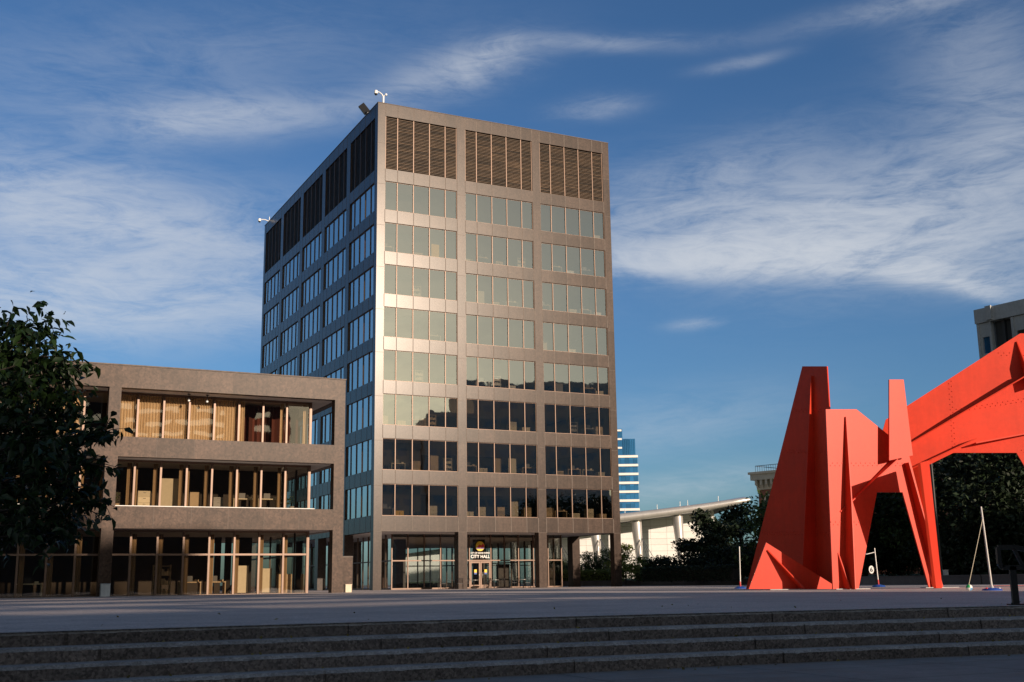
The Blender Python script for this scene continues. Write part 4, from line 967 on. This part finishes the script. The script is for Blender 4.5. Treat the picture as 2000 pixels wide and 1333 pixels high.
for (k, kind, mm, sc_, dy) in [(0, 'potted_plant', 'grey', 1, 1.0), (1, 'desk', 'cream', .9, 1.2), (2, 'desk', 'cream', .9, 1.4), (4, 'partition_board', 'tan', .6, 1.0), (5, 'partition_board', 'cream', 1.05, 1.1), (6, 'filing_cabinet', 'cream', .9, .9), (7, 'potted_plant', 'tan', 1, 1.1), (3, 'filing_cabinet', 'grey', .7, 1.6)]:
    item(kind, BW(ms[k] - .75, RC + dy, 4.95 + .03), TA, f'{mm} {kind.replace("_", " ")} behind low block middle floor glass, {pnl[k]} pane from corner', M[mm], sc_, None)
for (k, kind, mm, sc_, dy) in [(1, 'partition_board', 'cream', .85, 1.3), (2, 'partition_board', 'cream', .95, 1.2), (3, 'desk', 'tan', .9, 1.6), (4, 'desk', 'tan', .9, 1.5), (5, 'shelf_unit', 'tan', 1.1, 2.4), (0, 'filing_cabinet', 'tan', 1, 2.2), (10, 'desk', 'cream', 1.0, 1.0)]:
    item(kind, BW(ms[k] - .75, RC + dy, .02), TA, f'{mm} {kind.replace("_", " ")} behind low block ground floor glass, {pnl[k]} pane from corner', M[mm], sc_, None)

# ------------------------------------------------------------------ plaza furniture
o = tag(MB(), None) if False else None
b = MB(); b.box((-.24, -.24, 0), (.24, .24, .66)); b.box((-.26, -.26, .66), (.26, .26, .70)); o = b.build('concrete_block', M['concrete'], None, .02)
o.location = BW(-PIT - .33, -.45, 0); o.rotation_euler.z = TA; tag(o, 'pale concrete block at the foot of the low block pier', 'block')
b = MB(); b.box((-.2, -.2, 0), (.2, .2, .45)); b.box((-.22, -.22, .45), (.22, .22, .5)); o = b.build('planter_box', M['cream'], None, .015); o.location = at(679, 1150, 73) * 1; o.location.z = ZP; o.rotation_euler.z = TA
tag(o, 'small cream box on the plaza between low block and tower', 'box')
b = MB(); b.box((-.45, -.3, 0), (.45, .3, 2.2), 0, .4); b.box((-.47, -.32, 2.2), (.47, .32, 2.26), 1); o = b.build('granite_pier', [M['granite_low'], M['joint']]); o.location = at(672, 1150, 76); o.location.z = ZP; o.rotation_euler.z = TA
tag(o, 'short brown granite pier standing just right of the low block corner', 'pier')
def ped(loc, label, parts_col, grp, name='pole_stand'): ...
# tetherball set
D_ = 38.0; base = at(1938, 1154, D_); base.z = ZP
tp = tag(empty('tetherball_set', base), 'silver leaning tetherball pole with colourful ball on a rope, at the right', 'tetherball')
b = MB(); top = at(1916, 990, D_ - .2) - base; b.tube([(0, 0, .05), top], [.035, .028], 10); b.build('pole', M['steel'], tp)
b = MB(); ballc = at(1893, 1150, D_) - base; ballc.z = .10
b.tube([at(1919, 1014, D_ - .2) - base, ballc + Vector((0, 0, .1))], .010, 5); b.build('rope', M['cream'], tp)
b = MB(); nu, nv, rr_ = 16, 10, .105
for j in range(nv):
    for i in range(nu):
        q = []
        for (jj, ii) in ((j, i), (j, i + 1), (j + 1, i + 1), (j + 1, i)):
            t = math.pi * jj / nv; a = 2 * math.pi * ii / nu; q.append(ballc + Vector((math.sin(t) * math.cos(a), math.sin(t) * math.sin(a), math.cos(t))) * rr_)
        b.face(q[::-1], (i * 4 // nu + (0 if j < nv / 2 else 1)) % 4, .5, True)
b.build('ball', [M['skyblue'], M['orange'], M['green'], M['white']], tp)
b = MB(); b.tube([(0, 0, 0), (0, 0, .05), (0, 0, .09)], [.32, .30, .12], 24, 0); b.tube([(0, 0, .09), (0, 0, .14)], [.07, .05], 10, 1); b.ball((-.22, -.12, .07), .035, mi=2); b.ball((.18, -.15, .07), .03, mi=1); b.build('base', [M['blue'], M['steel'], M['redplastic']], tp)
for (px0, px1, y0, d, lb, sign) in ((1446, 1444, 1068, 60, 'thin grey pole on a blue base left of the red sculpture', 0), (1716, 1708, 1071, 60, 'thin grey pole with number tag on a blue base inside the red portal', 1)):
    base = at(px0, 1142, d); base.z = ZP; o = tag(empty('game_pole', base), lb, 'pole')
    b = MB(); b.tube([(0, 0, .05), at(px1, y0, d) - base], [.035, .028], 8); b.build('pole', M['steel'], o)
    b = MB(); b.tube([(0, 0, 0), (0, 0, .06), (0, 0, .12)], [.34, .30, .08], 20); b.build('base', M['blue'], o)
    b = MB(); b.tube([(0, 0, .12), (-.01, 0, .36)], .042, 8); b.build('collar', M['redplastic'], o)
    if sign:
        b = MB(); b.tube([at(px1, y0 + 8, d) - base, at(px1 - 16, y0 + 12, d) - base], .022, 6); b.tube([at(px1 - 16, y0 + 12, d) - base, at(px1 - 20, y0 + 11, d) - base], .045, 8); b.build('arm', M['lamp_white'], o)
        c = at(1702, 1113, d) - base; b = MB(); b.face([(c.x + .13 * math.cos(R(a)), c.y, c.z + .20 * math.sin(R(a))) for a in range(0, 360, 20)]); b.face([(c.x + .13 * math.cos(R(a)), c.y + .02, c.z + .20 * math.sin(R(a))) for a in range(0, 360, 20)][::-1]); tg = b.build('number_tag', M['lamp_white'], o)
        t6 = text('numeral', '6', .30, (c.x, c.y - .01, c.z - .10), M['black'], o, None, .003)
        b = MB(); b.tube([at(1712, 1106, d) - base, (c.x + .12, c.y, c.z + .05)], .008, 5); b.build('hanger', M['blackmetal'], o)
# handrail at the top of the steps, right edge
hb = at(1984, 1178, 18.7); hb.z = ZP; hr = tag(empty('handrail', hb), 'dark steel stair handrail with a looped end at the right edge', 'handrail')
b = MB(); b.box((-.05, -.03, .02), (.05, .03, .60)); b.build('post', M['blackmetal'], hr)
b = MB(); b.box((-.11, -.09, 0), (.16, .09, .02)); 
for sx in (-.08, .12): b.tube([(sx, -.05, .02), (sx, -.05, .04)], .015, 6)
b.build('foot_plate', M['blackmetal'], hr)
b = MB(); lp = [(-.20, .64), (-.16, .58), (.55, .58), (1.1, .50), (1.2, .60), (1.1, .72), (.35, .84), (.05, .90), (-.20, .90)]
for a, c in zip(lp, lp[1:] + lp[:1]): b.bar((a[0], 0, a[1]), (c[0], 0, c[1]), .06, .075)
b.bar((.06, 0, .86), (.16, 0, .62), .05, .05); b.build('rail_loop', M['blackmetal'], hr)
# lamp post, utility box, red ground tape
lp_ = gp(1838, 72, .45); o = tag(empty('lamp_post', lp_), 'tall dark lamp post behind the right red sculpture leg', 'lamp post')
b = MB(); b.tube([(0, 0, 0), (0, 0, 7.6)], [.14, .09], 10); b.build('pole', M['blackmetal'], o); b = MB(); b.tube([(0, 0, 0), (0, 0, .35)], [.24, .2], 12); b.build('base', M['blackmetal'], o)
b = MB(); b.tube([(0, 0, 7.6), (0, 0, 7.7), (0, 0, 7.95), (0, 0, 8.0)], [.12, .26, .22, .05], 14); b.build('lamp_head', M['blackmetal'], o)
o = tag(empty('utility_box', gp(1848, 71, .45)), 'small pale grey utility box on the lawn beside the lamp post', 'utility box')
b = MB(); b.box((-.13, -.1, .0), (.13, .1, .36)); b.build('cabinet', M['concrete'], o, .01); b = MB(); b.box((-.15, -.12, .36), (.15, .12, .39)); b.box((.06, -.105, .15), (.09, -.1, .22)); b.build('lid', M['steel'], o)
b = MB(); b.box((0, 0, 0), (14, .12, .012)); o = b.build('ground_tape', M['redplastic']); o.location = (22.5, 56, ZP); o.rotation_euler.z = R(-4); tag(o, 'thin red tape line on the plaza behind the tetherball pole', 'tape')
# litter on the steps and the lower pavement
r = rs(77); P = []
for k in range(150):
    X_ = r.uniform(-7, 11); kk = r.randint(0, 5); off = kk * TRD - .36 + abs(r.normal()) * .06 if kk < 4 else 3 * TRD + .04 + abs(r.normal()) * .25
    e = edge(X_, off if kk else -r.uniform(.1, 6)); z = ZP - kk * RIS + .012 if kk else ZP + .012
    if kk and kk < 4: z = ZP - kk * RIS + .014; e = edge(X_, kk * TRD - .34 + abs(r.normal()) * .05)
    P.append((e.x, e.y, z))
o = leaf_mesh('fallen_leaves', np.array(P), .055, r, M['litter'], None); tag(o, 'scattered small dry leaves on the steps and pavement', 'leaves', None, 'stuff')
